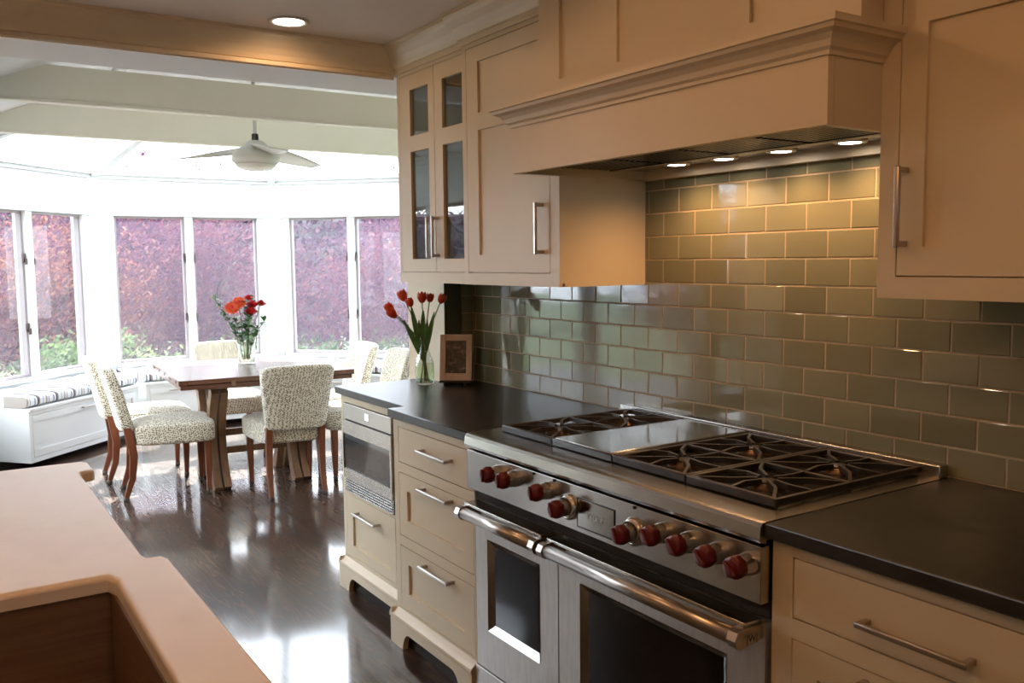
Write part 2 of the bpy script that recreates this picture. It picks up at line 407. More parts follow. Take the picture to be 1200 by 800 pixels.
# glazed roof
IN=[(-1.05,HY2),(-1.05,7.15),(-.42,7.75),(.42,7.75),(1.05,7.15),(1.05,HY2)]
OUT=[(PL[0],HY2),PL,P0,P1,PR,(PR[0],HY2)]
mb=MB(); mc=MB()
mc.prism(IN[::-1],RZ,RZ+.05,'z')
for i in range(5):
    a,b,c,d=OUT[i],OUT[i+1],IN[i+1],IN[i]
    m_=mb if i in (1,2,3) else mc
    m_._add([(a[0],a[1],WH),(b[0],b[1],WH),(c[0],c[1],RZ),(d[0],d[1],RZ)],[(0,1,2,3)])
struct('roof_glass', mb, 'pane')
struct('ceiling_sunroom', mc, 'bright')
mb=MB()
for i in range(1,5):
    mb.tube([(OUT[i][0]*.99,OUT[i][1]-.01,WH-.01),(IN[i][0],IN[i][1],RZ-.03)],[(.03,.035)]*2,sq=True,up=(0,0,1))
for i in range(5):
    a,b=IN[i],IN[i+1]; mb.tube([(a[0],a[1],RZ-.02),(b[0],b[1],RZ-.02)],[(.025,.025)]*2,sq=True,up=(0,0,1))
    a,b=OUT[i],OUT[i+1]; mb.tube([(a[0],a[1],WH+.01),(b[0],b[1],WH+.01)],[(.02,.04)]*2,sq=True,up=(0,0,1))
struct('roof_rafters', mb, 'white')

# ------------------------------------------------------------------ window benches and cushions
def bench(a,b,u0,u1,label,doors,leftcut=0,rightcut=0, depth=.60):
    Mx,Lw=frame_at(a,b); rz=math.atan2(Mx[1][0],Mx[0][0]); loc=Mx.translation
    t=thing('window_bench',label,'bench',loc,rz,'built-in benches round the bay windows')
    D=-depth; 
    mb=MB(); mb.prism([(u0,-.005),(u1,-.005),(u1+rightcut,D+.02),(u0-leftcut,D+.02)][::1],.05,.42,'z'); mb.build('carcass','white',t,normals=True)
    mb=MB(); mb.prism([(u0,-.002),(u1,-.002),(u1+rightcut,D-.012),(u0-leftcut,D-.012)],.42,.445,'z',.004); mb.build('seat_board','white',t)
    A,B=u0-leftcut,u1+rightcut
    mb=MB(); mb.box(A,B,D,D+.02,.05,.085); mb.box(A,B,D,D+.02,.395,.42); 
    n=doors; w=(B-A)/n
    for k in range(n+1):
        x=A+w*k; mb.box(max(A,x-.03),min(B,x+.03),D,D+.02,.085,.395)
    mb.build('face_frame','white',t)
    for k in range(n):
        x0=A+w*k+.033; x1=A+w*(k+1)-.033; mb=MB()
        mb.box(x0,x1,D+.010,D+.018,.088,.392)
        for q in ((x0,x1,.088,.138),(x0,x1,.342,.392)): mb.box(q[0],q[1],D,D+.012,q[2],q[3],.001)
        for q in ((x0,x0+.055),(x1-.055,x1)): mb.box(q[0],q[1],D,D+.012,.138,.342,.001)
        f=mb.build('drawer_front','white',t)
        c=(x0+x1)/2; h=MB(); h.box(c-.09,c+.09,D-.030,D-.020,.362,.372,.002)
        for s in (-1,1): h.box(c+s*.08-.005,c+s*.08+.005,D-.024,D+.002,.363,.371)
        h.build('handle','nickel',f)
    return t
def cushion(a,b,u0,u1,label,leftcut=0,rightcut=0,depth=.59):
    Mx,Lw=frame_at(a,b); rz=math.atan2(Mx[1][0],Mx[0][0]); loc=Vector(Mx.translation); loc.z=.446
    A,B=u0,u1; D=-depth
    def f(u,v): 
        return 0
    mb=MB()
    def sh(u,v):  # u along, v around the section
        t=v*2*PI; yc=-.03+D/2+.0; hd=(-D-.06)/2
        cs,sn=math.cos(t),math.sin(t); e=.28
        yy=yc+hd*math.copysign(abs(cs)**e,cs); zz=.042+.042*math.copysign(abs(sn)**.5,sn)
        f=(yy-0)/D; x=(A-leftcut*f)+(B+rightcut*f-(A-leftcut*f))*u
        zz+=.006*math.sin(u*40+yy*6)*(1 if zz>.05 else 0)
        return (x,yy,zz)
    mb.grid(sh,60,40)
    # ends
    n=40
    for u in (0,1):
        mb._add([sh(u,j/n) for j in range(n)],[tuple(range(n))])
    bmesh.ops.remove_doubles(mb.bm,verts=mb.bm.verts,dist=1e-5)
    o=mb.build('bench_cushion','stripe',normals=True); o.location=loc; o.rotation_euler.z=rz
    tag(o,label,'cushion','striped cushions on the window benches'); return o
bench(PL,P0,-.775,.66,'white built-in drawer bench under the corner window left of the dining table',1,0.05,-.20)
cushion(PL,P0,-.775,.66,'striped seat cushion on the white bench left of the dining table',.05,-.20)
bench(P0,P1,-.78,.78,'white built-in bench below the middle windows, behind the dining table',2,-.22,-.22)
cushion(P0,P1,-.78,.78,'striped seat cushion on the bench behind the dining table',-.22,-.22)
bench(P1,PR,-.66,.62,'white built-in bench under the window nearest the counter end, behind the paired chairs',1,-.20,.03)
cushion(P1,PR,-.66,.62,'striped seat cushion seen between the paired chairs and the tulip vase',-.20,.03)

# ------------------------------------------------------------------ cabinetry helpers (fronts face -x)
def cells(mb, X0, X1, y0,y1,z0,z1, holes):
    ys=sorted({y0,y1,*[h[0] for h in holes],*[h[1] for h in holes]}); zs=sorted({z0,z1,*[h[2] for h in holes],*[h[3] for h in holes]})
    for i in range(len(ys)-1):
        run=None
        for j in range(len(zs)-1):
            cy,cz=(ys[i]+ys[i+1])/2,(zs[j]+zs[j+1])/2
            inside=any(h[0]<cy<h[1] and h[2]<cz<h[3] for h in holes)
            if not inside: mb.box(X0,X1,ys[i],ys[i+1],zs[j],zs[j+1])
def front(X,y0,y1,z0,z1,panels=None,st=.062,rec=.009,flat=False):
    g=.0028; y0+=g;y1-=g;z0+=g;z1-=g; mb=MB()
    if flat: mb.box(X,X+.02,y0,y1,z0,z1,.0015,1); return mb
    panels=panels or [(y0+st,y1-st,z0+st,z1-st)]
    cells(mb,X,X+.02,y0,y1,z0,z1,panels)
    for p in panels: mb.box(X+rec,X+.018,p[0],p[1],p[2],p[3])
    return mb
def pull_h(X,yc,z,w=.20):   # horizontal bar pull
    mb=MB(); mb.box(X-.036,X-.026,yc-w/2,yc+w/2,z-.006,z+.006,.003)
    for s in (-1,1): mb.box(X-.030,X+.001,yc+s*(w/2-.008)-.006,yc+s*(w/2-.008)+.006,z-.006,z+.006,.002)
    return mb
def pull_v(X,y,z0,z1):
    mb=MB(); mb.box(X-.036,X-.026,y-.006,y+.006,z0,z1,.003)
    for z in (z0+.008,z1-.008): mb.box(X-.030,X+.001,y-.006,y+.006,z-.006,z+.006,.002)
    return mb

# ------------------------------------------------------------------ wall cabinets
UX=-.3735; UB=1.374; UT=2.262
# solid-door cabinet beside the hood
t=thing('wall_cabinet','cream wall cabinet with one solid two-panel door, between the glass doors and the hood','cabinet',(0,2.68,UB))
mb=MB(); mb.box(UX+.02,-.001,2.369,2.985,UB+.012,UT+.08); mb.build('carcass','cream',t,True)
mb=MB(); cells(mb,UX,UX+.02,2.369,2.985,UB,CEIL-.10,[(2.42,2.955,1.418,2.248)]); mb.box(UX+.012,-.001,2.369,2.985,UB,UB+.012); mb.build('face_frame','cream',t,True)
d=front(UX,2.42,2.955,1.418,2.248,[(2.485,2.873,1.485,1.943),(2.485,2.873,2.005,2.190)]).build('door','cream',t,True)
pull_v(UX,2.463,1.482,1.655).build('handle','nickel',d,True)
# glass-door cabinet
UG=-.3535
t=thing('glass_cabinet','cream wall cabinet with paired glass doors above the tulips','cabinet',(0,3.28,UB))
mb=MB(); mb.box(-.013,-.001,2.986,3.578,UB,UT+.05); mb.box(UG+.02,-.013,2.986,3.0,UB,UT+.05); mb.box(UG+.02,-.013,3.562,3.578,UB,CEIL-.11); mb.box(UG+.02,-.013,3.0,3.562,UB,UB+.016); mb.box(UG+.02,-.013,3.0,3.562,UT-.01,UT+.02)
mb.build('carcass','cream',t,True)
for z in (1.66,1.952): MB().box(UG+.05,-.013,3.001,3.561,z,z+.016,.001).build('shelf','cream',t,True)
mb=MB(); cells(mb,UG,UG+.02,2.986,3.578,UB,CEIL-.10,[(3.0,3.555,1.418,2.248)]); mb.build('face_frame','cream',t,True)
for y0,y1,hy in ((3.0,3.245,3.222),(3.245,3.555,3.268)):
    w0,w1=(3.012,3.178) if y0==3.0 else (3.295,3.458)
    ps=[(w0,w1,1.473,1.925),(w0,w1,1.990,2.182)]
    g=.002; mb=MB(); cells(mb,UG,UG+.02,y0+g,y1-g,1.42,2.246,ps); d=mb.build('door','cream',t,True)
    for p in ps: MB().box(UG+.010,UG+.013,p[0]-.004,p[1]+.004,p[2]-.004,p[3]+.004).build('pane','cabglass',d,True)
    pull_v(UG,hy,1.478,1.645).build('handle','nickel',d,True)
# right cabinet
t=thing('wall_cabinet','large cream wall cabinet with one panelled door, right of the range hood','cabinet',(0,.8,UB))
mb=MB(); mb.box(UX+.02,-.001,.30,1.201,UB+.012,UT+.08); mb.build('carcass','cream',t,True)
mb=MB(); cells(mb,UX,UX+.02,.30,1.201,UB,CEIL-.10,[(.62,1.158,1.420,2.248)]); mb.box(UX+.012,-.001,.30,1.201,UB,UB+.012); mb.build('face_frame','cream',t,True)
d=front(UX,.62,1.158,1.420,2.248,[(.70,1.098,1.483,1.940),(.70,1.098,2.005,2.190)]).build('door','cream',t,True)
pull_v(UX,1.138,1.482,1.652).build('handle','nickel',d,True)

# ------------------------------------------------------------------ range hood
HX=-.5524; H0=1.2015; H1=2.3685; HB=1.733; HT=1.885
t=thing('range_hood','cream wooden mantel hood with crown ledge above the range, four lit lamps beneath','range hood',(0,1.785,HB))
mb=MB(); th=.02
mb.box(HX,HX+th,H0,H1,HB,HT+.02,.001,1); mb.box(HX+th,-.001,H0,H0+th,HB,HT+.02); mb.box(HX+th,-.001,H1-th,H1,HB,HT+.02); mb.box(HX,-.001,H0,H1,HT+.02,HT+.04)
mb.box(-.03,-.001,H0+th,H1-th,HB-.004,HB+.03)
mb.build('mantel','cream',t,True)
# ledge moulding returning on both sides
prof=[(.0,0),(.006,.0),(.008,.008),(.016,.014),(.022,.026),(.032,.036),(.046,.042),(.050,.050),(.056,.052),(.056,.066),(.0,.066)]
mb=MB(); z0=HT-.012
def ring(a,b): # polyline of hood outline offset by a at height b
    return [(-.3535 if False else -.001,H1+a,z0+b),(HX-a,H1+a,z0+b),(HX-a,H0-a,z0+b),(-.001,H0-a,z0+b)]
# returns stop at the cabinets' faces
def ring(a,b): return [(UX-.001,H1+a,z0+b),(HX-a,H1+a,z0+b),(HX-a,H0-a,z0+b),(UX-.001,H0-a,z0+b)]
vs=[];fs=[]
for a,b in prof: vs+=ring(a,b)
k=len(prof)
for i in range(k):
    j=(i+1)%k
    for s in range(3): fs.append((i*4+s,i*4+s+1,j*4+s+1,j*4+s))
fs.append(tuple(i*4 for i in range(k))); fs.append(tuple(i*4+3 for i in range(k))[::-1])
mb._add(vs,fs); mb.build('crown_ledge','cream',t,True,normals=True)
CX=-.45
mb=MB(); PZ0,PZ1=2.015,2.33
ps=[(2.045,2.262,PZ0,PZ1),(1.560,1.990,PZ0,PZ1),(1.262,1.505,PZ0,PZ1)]
cells(mb,CX,CX+.02,H0,H1,HT+.04,CEIL-.001,ps)
for p in ps: mb.box(CX+.010,CX+.018,*p)
mb.box(CX+.02,UX-.001,H0,H0+.02,HT+.04,CEIL-.001); mb.box(CX+.02,UX-.001,H1-.02,H1,HT+.04,CEIL-.001)
mb.build('chimney_panel','cream',t,True)
# liner with baffle filters
mb=MB(); mb.box(HX+th+.03,-.03,H0+th+.001,H1-th-.001,HB+.028,HB+.045); mb.box(HX+th,HX+th+.03,H0+th,H1-th,HB+.010,HB+.045)
mb.box(-.20,-.175,H0+th+.02,H1-th-.02,HB+.018,HB+.03,.002)
li=mb.build('liner','steel',t,True)
for k in range(4):
    y0=H0+.05+k*.268; mb=MB()
    mb.box(HX+.06,HX+.068,y0,y0+.25,HB+.018,HB+.028); mb.box(-.215,-.205,y0,y0+.25,HB+.018,HB+.028)
    for i in range(12):
        x=HX+.075+i*.0215
        mb.box(x,x+.012,y0,y0+.25,HB+.019,HB+.028)
    mb.build('baffle_filter','blacken',li,True)
for i,(y,x) in enumerate(((2.087,-.125),(1.900,-.115),(1.69,-.112),(1.472,-.108))):
    ri=MB().lathe([(.042,0),(.044,-.004),(.040,-.010),(.032,-.010),(.032,0)],(x,y,HB+.030),28,caps=False).build('lamp_ring','nickel',t,True)
    MB().lathe([(.0315,-.004),(.027,-.009),(.001,-.011)],(x,y,HB+.030),24,caps=False).build('lamp_lens','halogen',ri,True)
    ld=bpy.data.lights.new('hood_lamp','SPOT'); ld.energy=5.4; ld.color=(1,.50,.19); ld.spot_size=R(155); ld.spot_blend=.9; ld.shadow_soft_size=.02
    lo=bpy.data.objects.new('hood_lamp_light',ld); col.objects.link(lo); lo.location=(x,y,HB+.010); lo.rotation_euler=(0,0,0)

# ------------------------------------------------------------------ tiled backsplash
t=thing('tile_backsplash','glossy sage green glass subway tiles with tan grout covering the wall behind the range','backsplash',(0,2.2,.914))
cw,rh=.1471,.0785; Y0=2.1286; ZI=.9898; gr=.0016
mb=MB(); rnd=random.Random(3)
def tile(mb, a0,a1,z0,z1, plane='x'):
    if a1-a0<.006 or z1-z0<.006: return
    a0+=gr;a1-=gr;z0+=gr;z1-=gr; b=.0022; tx=rnd.uniform(-.0009,.0009); tz=rnd.uniform(-.0006,.0006)
    vs=[]
    for d,ins in ((.001,0),(-.0028,0),(-.0050,b)):
        for (a,z,sa,sz) in ((a0+ins,z0+ins,-1,-1),(a1-ins,z0+ins,1,-1),(a1-ins,z1-ins,1,1),(a0+ins,z1-ins,-1,1)):
            dd=d+(tx*sa*.5+tz*sz*.5 if ins else 0)
            vs.append((dd,a,z) if plane=='x' else (a,3.55+dd-.001,z))
    fs=[(8,9,10,11)]
    for l in (0,4):
        for i in range(4): fs.append((l+i,l+(i+1)%4,l+4+(i+1)%4,l+4+i))
    mb._add(vs,fs)
for r in range(-1,10):
    z0=ZI+r*rh; z1=z0+rh; off=0 if (r%2==1) else .5
    # row r lies between lines r and r+1
    off=0 if (r % 2 == 1) else .5
    ztop=min(z1, 1.7345 if True else z1); zb=max(z0,.9145)
    k=-14
    while True:
        y1=Y0-(k+off)*cw; y0=y1-cw; k+=1
        if y1<-.2: break
        if y0>3.548: continue
        y1=min(y1,3.548)
        zt=ztop
        if z0>UB+.0 and (y0>2.369 or y1<1.19): continue
        yy0=y0; yy1=y1
        if z0>UB: yy0=max(y0,1.195); yy1=min(y1,2.3685)
        tile(mb,yy0,yy1,zb,min(z1,1.7345))
z0=ZI+9*rh; 
tf=mb.build('tile_field','tile',t,True,normals=True)
mb=MB(); mb.box(-.0035,.0055,-.3,3.5475,.905,1.735); mb.build('grout','grout',t,True)
# return onto the stub wall, facing the camera
t=thing('tile_return','narrow green tiled end wall with a plain dark edge tile behind the picture frame','backsplash',(-.08,3.55,.914))
mb=MB()
for r in range(-1,5):
    zb=max(ZI+r*rh,.9145); zt=min(ZI+(r+1)*rh,UB)
    off=0 if r%2 else .5
    tile(mb,-.068,-.006,zb,zt,'y')
mb.build('tile_field','tile',t,True,normals=True)
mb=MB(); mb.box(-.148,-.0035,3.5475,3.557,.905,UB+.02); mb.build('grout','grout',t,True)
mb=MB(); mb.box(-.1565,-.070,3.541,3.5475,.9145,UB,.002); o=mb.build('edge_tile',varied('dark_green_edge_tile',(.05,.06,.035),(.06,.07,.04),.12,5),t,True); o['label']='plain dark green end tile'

# ------------------------------------------------------------------ counters
CT=.914; CTH=.032
t=thing('countertop','dark honed stone countertop with a stepped front left of the range','countertop',(-.3,3.0,CT-CTH))
MB().prism([(-.002,2.4585),(-.002,3.546),(-.160,3.546),(-.160,3.752),(-.607,3.752),(-.607,3.052),(-.68,3.052),(-.68,2.4585)],CT-CTH,CT,'z',.003).build('slab','stone',t,True)
t=thing('countertop','dark honed stone countertop right of the range','countertop',(-.3,.5,CT-CTH))
MB().prism([(-.002,-.6),(-.002,1.237),(-.68,1.237),(-.68,-.6)],CT-CTH,CT,'z',.003).build('slab','stone',t,True)

# ------------------------------------------------------------------ base cabinets
BX=-.655
def valance(mb, X, y0, y1, zt=.105, ret=True):
    """furniture foot with an arched cut-out, plus a moulding on top"""
    f=.085; r=.055
    pts=[(y0,0),(y0+f,0)]
    for k in range(1,9): a=PI/2*k/8; pts.append((y0+f+r*(1-math.cos(a)) , (zt-.035)*math.sin(a)))
    for k in range(8,0,-1): a=PI/2*k/8; pts.append((y1-f-r*(1-math.cos(a)), (zt-.035)*math.sin(a)))
    pts+=[(y1-f,0),(y1,0),(y1,zt),(y0,zt)]
    mb.prism(pts,X-.022,X,'x')
    mb.prism([(X,zt-.002),(X-.022,zt-.002),(X-.026,zt+.004),(X-.024,zt+.014),(X-.012,zt+.026),(X-.002,zt+.034),(X,zt+.036)],y0-.0,y1+.0,'y')
t=thing('drawer_cabinet','cream base cabinet with three stacked drawers and a footed base, left of the range','cabinet',(-.3,2.76,0))
mb=MB(); mb.box(BX+.02,-.01,2.46,3.056,.10,CT-CTH-.001); mb.build('carcass','cream',t,True)
mb=MB(); cells(mb,BX,BX+.02,2.459,3.056,.105,CT-CTH-.001,[(2.468,3.018,.712,.848),(2.468,3.018,.432,.676),(2.468,3.018,.150,.394)]); mb.box(BX+.02,-.30,3.050,3.056,.0,CT-CTH-.001); mb.build('face_frame','cream',t,True)
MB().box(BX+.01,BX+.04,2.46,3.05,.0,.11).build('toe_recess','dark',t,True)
mb=MB(); valance(mb,BX,2.459,3.056); mb.box(BX-.022,BX+.10,3.056,3.074,0,.105); mb.prism([(3.056,.103),(3.078,.103),(3.080,.110),(3.074,.125),(3.058,.141),(3.056,.141)],BX-.024,BX+.07,'x'); mb.build('plinth','cream',t,True,normals=True)
for i,(z0,z1,fl,hz) in enumerate(((.712,.848,True,.790),(.432,.676,False,.650),(.150,.394,False,.368))):
    d=front(BX,2.468,3.018,z0,z1,flat=fl).build('drawer','cream',t,True)
    pull_h(BX,2.708,hz,.215).build('handle','nickel',d,True)
# recessed cabinet with the microwave drawer
RX=-.585
t=thing('oven_cabinet','cream base cabinet at the far counter end holding the small built-in oven','cabinet',(-.3,3.4,0))
mb=MB(); mb.box(RX+.02,-.20,3.206,3.70,.10,.436); mb.box(-.10,-.08,3.10,3.70,.1,.88); mb.box(RX+.02,-.20,3.725,3.735,.0,CT-CTH-.001); mb.box(RX+.02,-.10,3.058,3.19,.1,CT-CTH-.001); mb.build('carcass','cream',t,True)
mb=MB(); cells(mb,RX,RX+.02,3.0565,3.735,.105,CT-CTH-.001,[(3.203,3.700,.447,.848),(3.203,3.700,.158,.437)]); mb.build('face_frame','cream',t,True)
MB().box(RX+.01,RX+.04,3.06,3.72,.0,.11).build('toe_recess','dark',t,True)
mb=MB(); valance(mb,RX,3.080,3.735); mb.box(RX-.022,RX+.3,3.735,3.753,0,.105); mb.prism([(3.735,.103),(3.757,.103),(3.759,.110),(3.752,.125),(3.737,.141),(3.735,.141)],RX-.024,RX+.3,'x'); mb.build('plinth','cream',t,True,normals=True)
d=front(RX,3.203,3.700,.158,.437,[(3.262,3.637,.208,.350)]).build('drawer','cream',t,True)
pull_h(RX,3.462,.372,.23).build('handle','nickel',d,True)
# small built-in oven / microwave
t=thing('microwave_drawer','stainless built-in microwave drawer with a dark window at the far end of the counter','microwave',(-.35,3.45,.45))
MB().box(RX+.004,-.12,3.206,3.697,.450,.846).build('body','blacken',t,True)
p=MB().box(RX-.010,RX+.004,3.206,3.697,.778,.846,.002).build('control_panel','steel',t,True)
mb=MB()
for y in (3.425,3.445): mb.box(RX-.0108,RX-.0098,y,y+.012,.800,.828)
mb.build('clock_display','display',p,True)
mb=MB(); cells(mb,RX-.012,RX+.006,3.206,3.697,.510,.772,[(3.220,3.692,.556,.712)]); dr=mb.build('drawer_front','steel',t,True)
MB().box(RX-.008,RX+.002,3.220,3.692,.556,.712).build('window','glassdark',dr,True)
mb=MB(); mb.box(RX-.002,RX+.004,3.206,3.697,.450,.508)
g=mb.build('vent_back','blacken',t,True)
mb=MB()
for k in range(5): mb.box(RX-.010,RX-.001,3.208,3.695,.453+k*.0112,.4575+k*.0112,.001)
mb.build('vent_louver','steel',t,True)
# right base cabinet
t=thing('drawer_cabinet','cream base cabinet with a wide top drawer, right of the range','cabinet',(-.3,.7,0))
mb=MB(); mb.box(BX+.02,-.01,.0,1.236,.10,CT-CTH-.001); mb.build('carcass','cream',t,True)
ops=[(.45,1.184,.722,.852),(.45,1.184,.44,.680),(.45,1.184,.15,.40)]
mb=MB(); cells(mb,BX,BX+.02,.0,1.236,.105,CT-CTH-.001,ops); mb.build('face_frame','cream',t,True)
mb=MB(); valance(mb,BX,.0,1.236); mb.build('plinth','cream',t,True,normals=True)
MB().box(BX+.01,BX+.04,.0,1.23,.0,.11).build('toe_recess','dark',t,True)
for i,o_ in enumerate(ops):
    d=front(BX,*o_,flat=(i==0)).build('drawer','cream',t,True)
    pull_h(BX,.905,(.775,.655,.37)[i],.22).build('handle','nickel',d,True)

# ------------------------------------------------------------------ the range
G0,G1=1.2395,2.4570
t=thing('gas_range','wide stainless gas range with red knobs, griddle and two oven doors','range',(-.35,1.85,0))
PXf=-.685; DX=-.665
mb=MB(); mb.box(DX+.035,-.03,G0+.002,G1-.002,.09,.895); mb.build('body','blacken',t,True)
# top deck with bullnose lip
mb=MB()
mb.prism([(-.03,.875),(-.03,.915),(-.672,.915),(-.684,.913),(-.690,.905),(-.693,.880),(-.690,.872),(-.672,.868),(-.672,.875)],G0,G1,'y')
dk=mb.build('cooktop_deck','steel',t,True,normals=True)
for a_,b_ in ((1.30,1.835),(2.14,2.39)): MB().box(-.575,-.065,a_,b_,.9135,.9165).build('burner_tray','blacken',t,True)
# island riser at the back with perforations behind the griddle
mb=MB(); mb.box(-.045,-.007,G0,G1,.9,.947,.003)
rs=mb.build('back_trim','steel',t,True)
mb=MB()
for k in range(26):
    y=1.80+k*.0135
    for zz,xx in ((.9473,-.036),(.9473,-.022)): mb.box(xx-.004,xx+.004,y,y+.008,zz-.0005,zz+.0006)
mb.build('vent_holes','blacken',rs,True)
# control panel
mb=MB(); mb.box(PXf,DX+.04,G0+.002,G1-.002,.737,.862,.002); cp=mb.build('control_panel','steel',t,True)
mb=MB(); mb.box(PXf-.0015,PXf+.002,1.718,1.868,.754,.829,.001); bp=mb.build('badge','griddle',cp,True)
mb=MB(); cells(mb,PXf-.0022,PXf+.001,1.715,1.871,.751,.832,[(1.718,1.868,.754,.829)]); mb.build('badge_edge','blacken',bp,True)
mb=MB(); mb.box(DX+.012,DX+.04,G0+.004,G1-.004,.700,.740); mb.build('shadow_gap','dark',t,True)
# knobs: axis along -x
KM=Matrix.Rotation(-PI/2,4,'Y')
def knob(y,z,big,idx):
    Mk=Matrix.Translation((PXf,y,z))@KM
    a=MB(); 
    if big: a.lathe([(.036,0),(.036,.007),(.031,.011),(.027,.018),(.027,.0)],n=32,caps=False,M_=Mk)
    a.lathe([(.0245,0),(.0255,.006),(.0245,.010),(.0215,.030),(.0205,.034),(.001,.034)],n=32,caps=False,M_=Mk)
    sk=a.build('knob','steel',t,True)
    b=MB(); n=36; prof=[(.0205,.030),(.0235,.033),(.0245,.046),(.0225,.057),(.018,.060)]
    vs=[];fs=[]
    for r,zz in prof:
        for i in range(n):
            th=2*PI*i/n; rr=r*(1+.045*math.cos(7*th)); vs.append((rr*math.cos(th),rr*math.sin(th),zz))
    for j in range(len(prof)-1):
        for i in range(n): fs.append((j*n+i,j*n+(i+1)%n,(j+1)*n+(i+1)%n,(j+1)*n+i))
    fs.append(tuple((len(prof)-1)*n+i for i in range(n)))
    T=b.T; b.T=Mk; b._add(vs,fs,True); b.T=T
    b.box(-.004,.004,-.020,.020,.058,.066,.002,M_=Mk@Matrix.Rotation(R(90+idx*7),4,'Z'))
    b.build('knob_cap','red',sk,True)
ks=[(2.258,.822,0),(2.172,.822,0),(2.004,.822,0),(1.908,.797,1),(1.642,.795,1),(1.534,.820,0),(1.448,.820,0),(1.358,.820,0),(1.271,.820,0)]
for i,(y,z,b) in enumerate(ks): knob(y,z,b,i)
for y in (2.075,1.975,1.64): 
    MB().lathe([(.0045,0),(.0045,.003),(.001,.004)],n=12,caps=False,M_=Matrix.Translation((PXf,y,.856))@KM).build('indicator','blacken',cp,True)
# oven doors
def oven(y0,y1,wy0,wy1,wz0,wz1,zt=.690,zb=.150):
    mb=MB()
    cells(mb,DX,DX+.03,y0,y1,zb,zt,[(wy0,wy1,wz0,wz1)])
    d=mb.build('oven_door','steelv',t,True)
    # bevelled window surround sinking in to the glass
    b=.022; mb=MB()
    o4=[(DX-.002,wy0,wz0),(DX-.002,wy1,wz0),(DX-.002,wy1,wz1),(DX-.002,wy0,wz1)]
    i4=[(DX+.014,wy0+b,wz0+b),(DX+.014,wy1-b,wz0+b),(DX+.014,wy1-b,wz1-b),(DX+.014,wy0+b,wz1-b)]
    mb._add(o4+i4,[(i,(i+1)%4,4+(i+1)%4,4+i) for i in range(4)]); mb.build('window_surround','steel',d,True)
    MB().box(DX+.013,DX+.020,wy0+b-.002,wy1-b+.002,wz0+b-.002,wz1-b+.002).build('oven_window','glassdark',d,True)
    # top ledge and handle
    mb=MB(); mb.box(DX-.050,DX+.004,y0+.012,y1-.012,.690,.699,.002); mb.build('door_ledge','steel',d,True)
    hh=MB(); zc=.6685; xc=DX-.062; a,b2=y0+.006,y1-.006
    hh.lathe([(.0185,0),(.0185,b2-a-.052)],n=24,M_=Matrix.Translation((xc,a+.026,zc))@Matrix.Rotation(-PI/2,4,'X'))
    h=hh.build('handle','nickel',d,True)
    for yy in (a,b2-.026):
        e=MB()
        pts=[(xc-.0,zc+.0215),(xc-.014,zc+.017),(xc-.0225,zc),(xc-.016,zc-.016),(xc-.004,zc-.022),(DX+.001,zc-.012),(DX+.001,zc+.0215)]
        e.prism([(p[0],p[1]) for p in pts],yy,yy+.026,'y',.0015)
        e.build('handle_bracket','nickel',d,True)
    return d
oven(1.9900,2.440,2.080,2.367,.283,.583)
d2=oven(G0+.006,1.9850,1.352,1.886,.26,.585)
# small engraved mark on the handle bracket facing the camera
def text(body,size,loc,rot,m,parent,name,ext=.0004):
    cu=bpy.data.curves.new(name,'FONT'); cu.body=body; cu.size=size; cu.extrude=ext; cu.align_x='CENTER'; cu.align_y='CENTER'
    o=bpy.data.objects.new(name,cu); col.objects.link(o); dgp=bpy.context.evaluated_depsgraph_get()
    me=bpy.data.meshes.new_from_object(o.evaluated_get(dgp)); bpy.data.objects.remove(o)
    Mx=Matrix.Translation(loc)@rot; 
    r=parent
    while r.parent: r=r.parent
    me.transform(Matrix.Translation(-r.location)@Mx); me.materials.append(M[m]); o=bpy.data.objects.new(name,me); col.objects.link(o); o.parent=parent; return o
text('|W|',.022,(DX-.040,G0+.0052,.669),Matrix.Rotation(PI/2,4,'X'),'blacken',d2,'engraved_mark')
text('WOLF',.026,(PXf-.0022,1.793,.792),Matrix.Rotation(-PI/2,4,'Z')@Matrix.Rotation(PI/2,4,'X'),'nickel',bp,'badge_lettering')
mb=MB(); mb.box(DX,DX+.03,G0+.006,G1-.005,.06,.143,.002); mb.build('kick_panel','steelv',t,True)
for x in (-.60,-.12):
    for y in (1.32,2.38): MB().lathe([(.02,0),(.02,.1)],(x,y,0),16).build('leg','nickel',t,True)
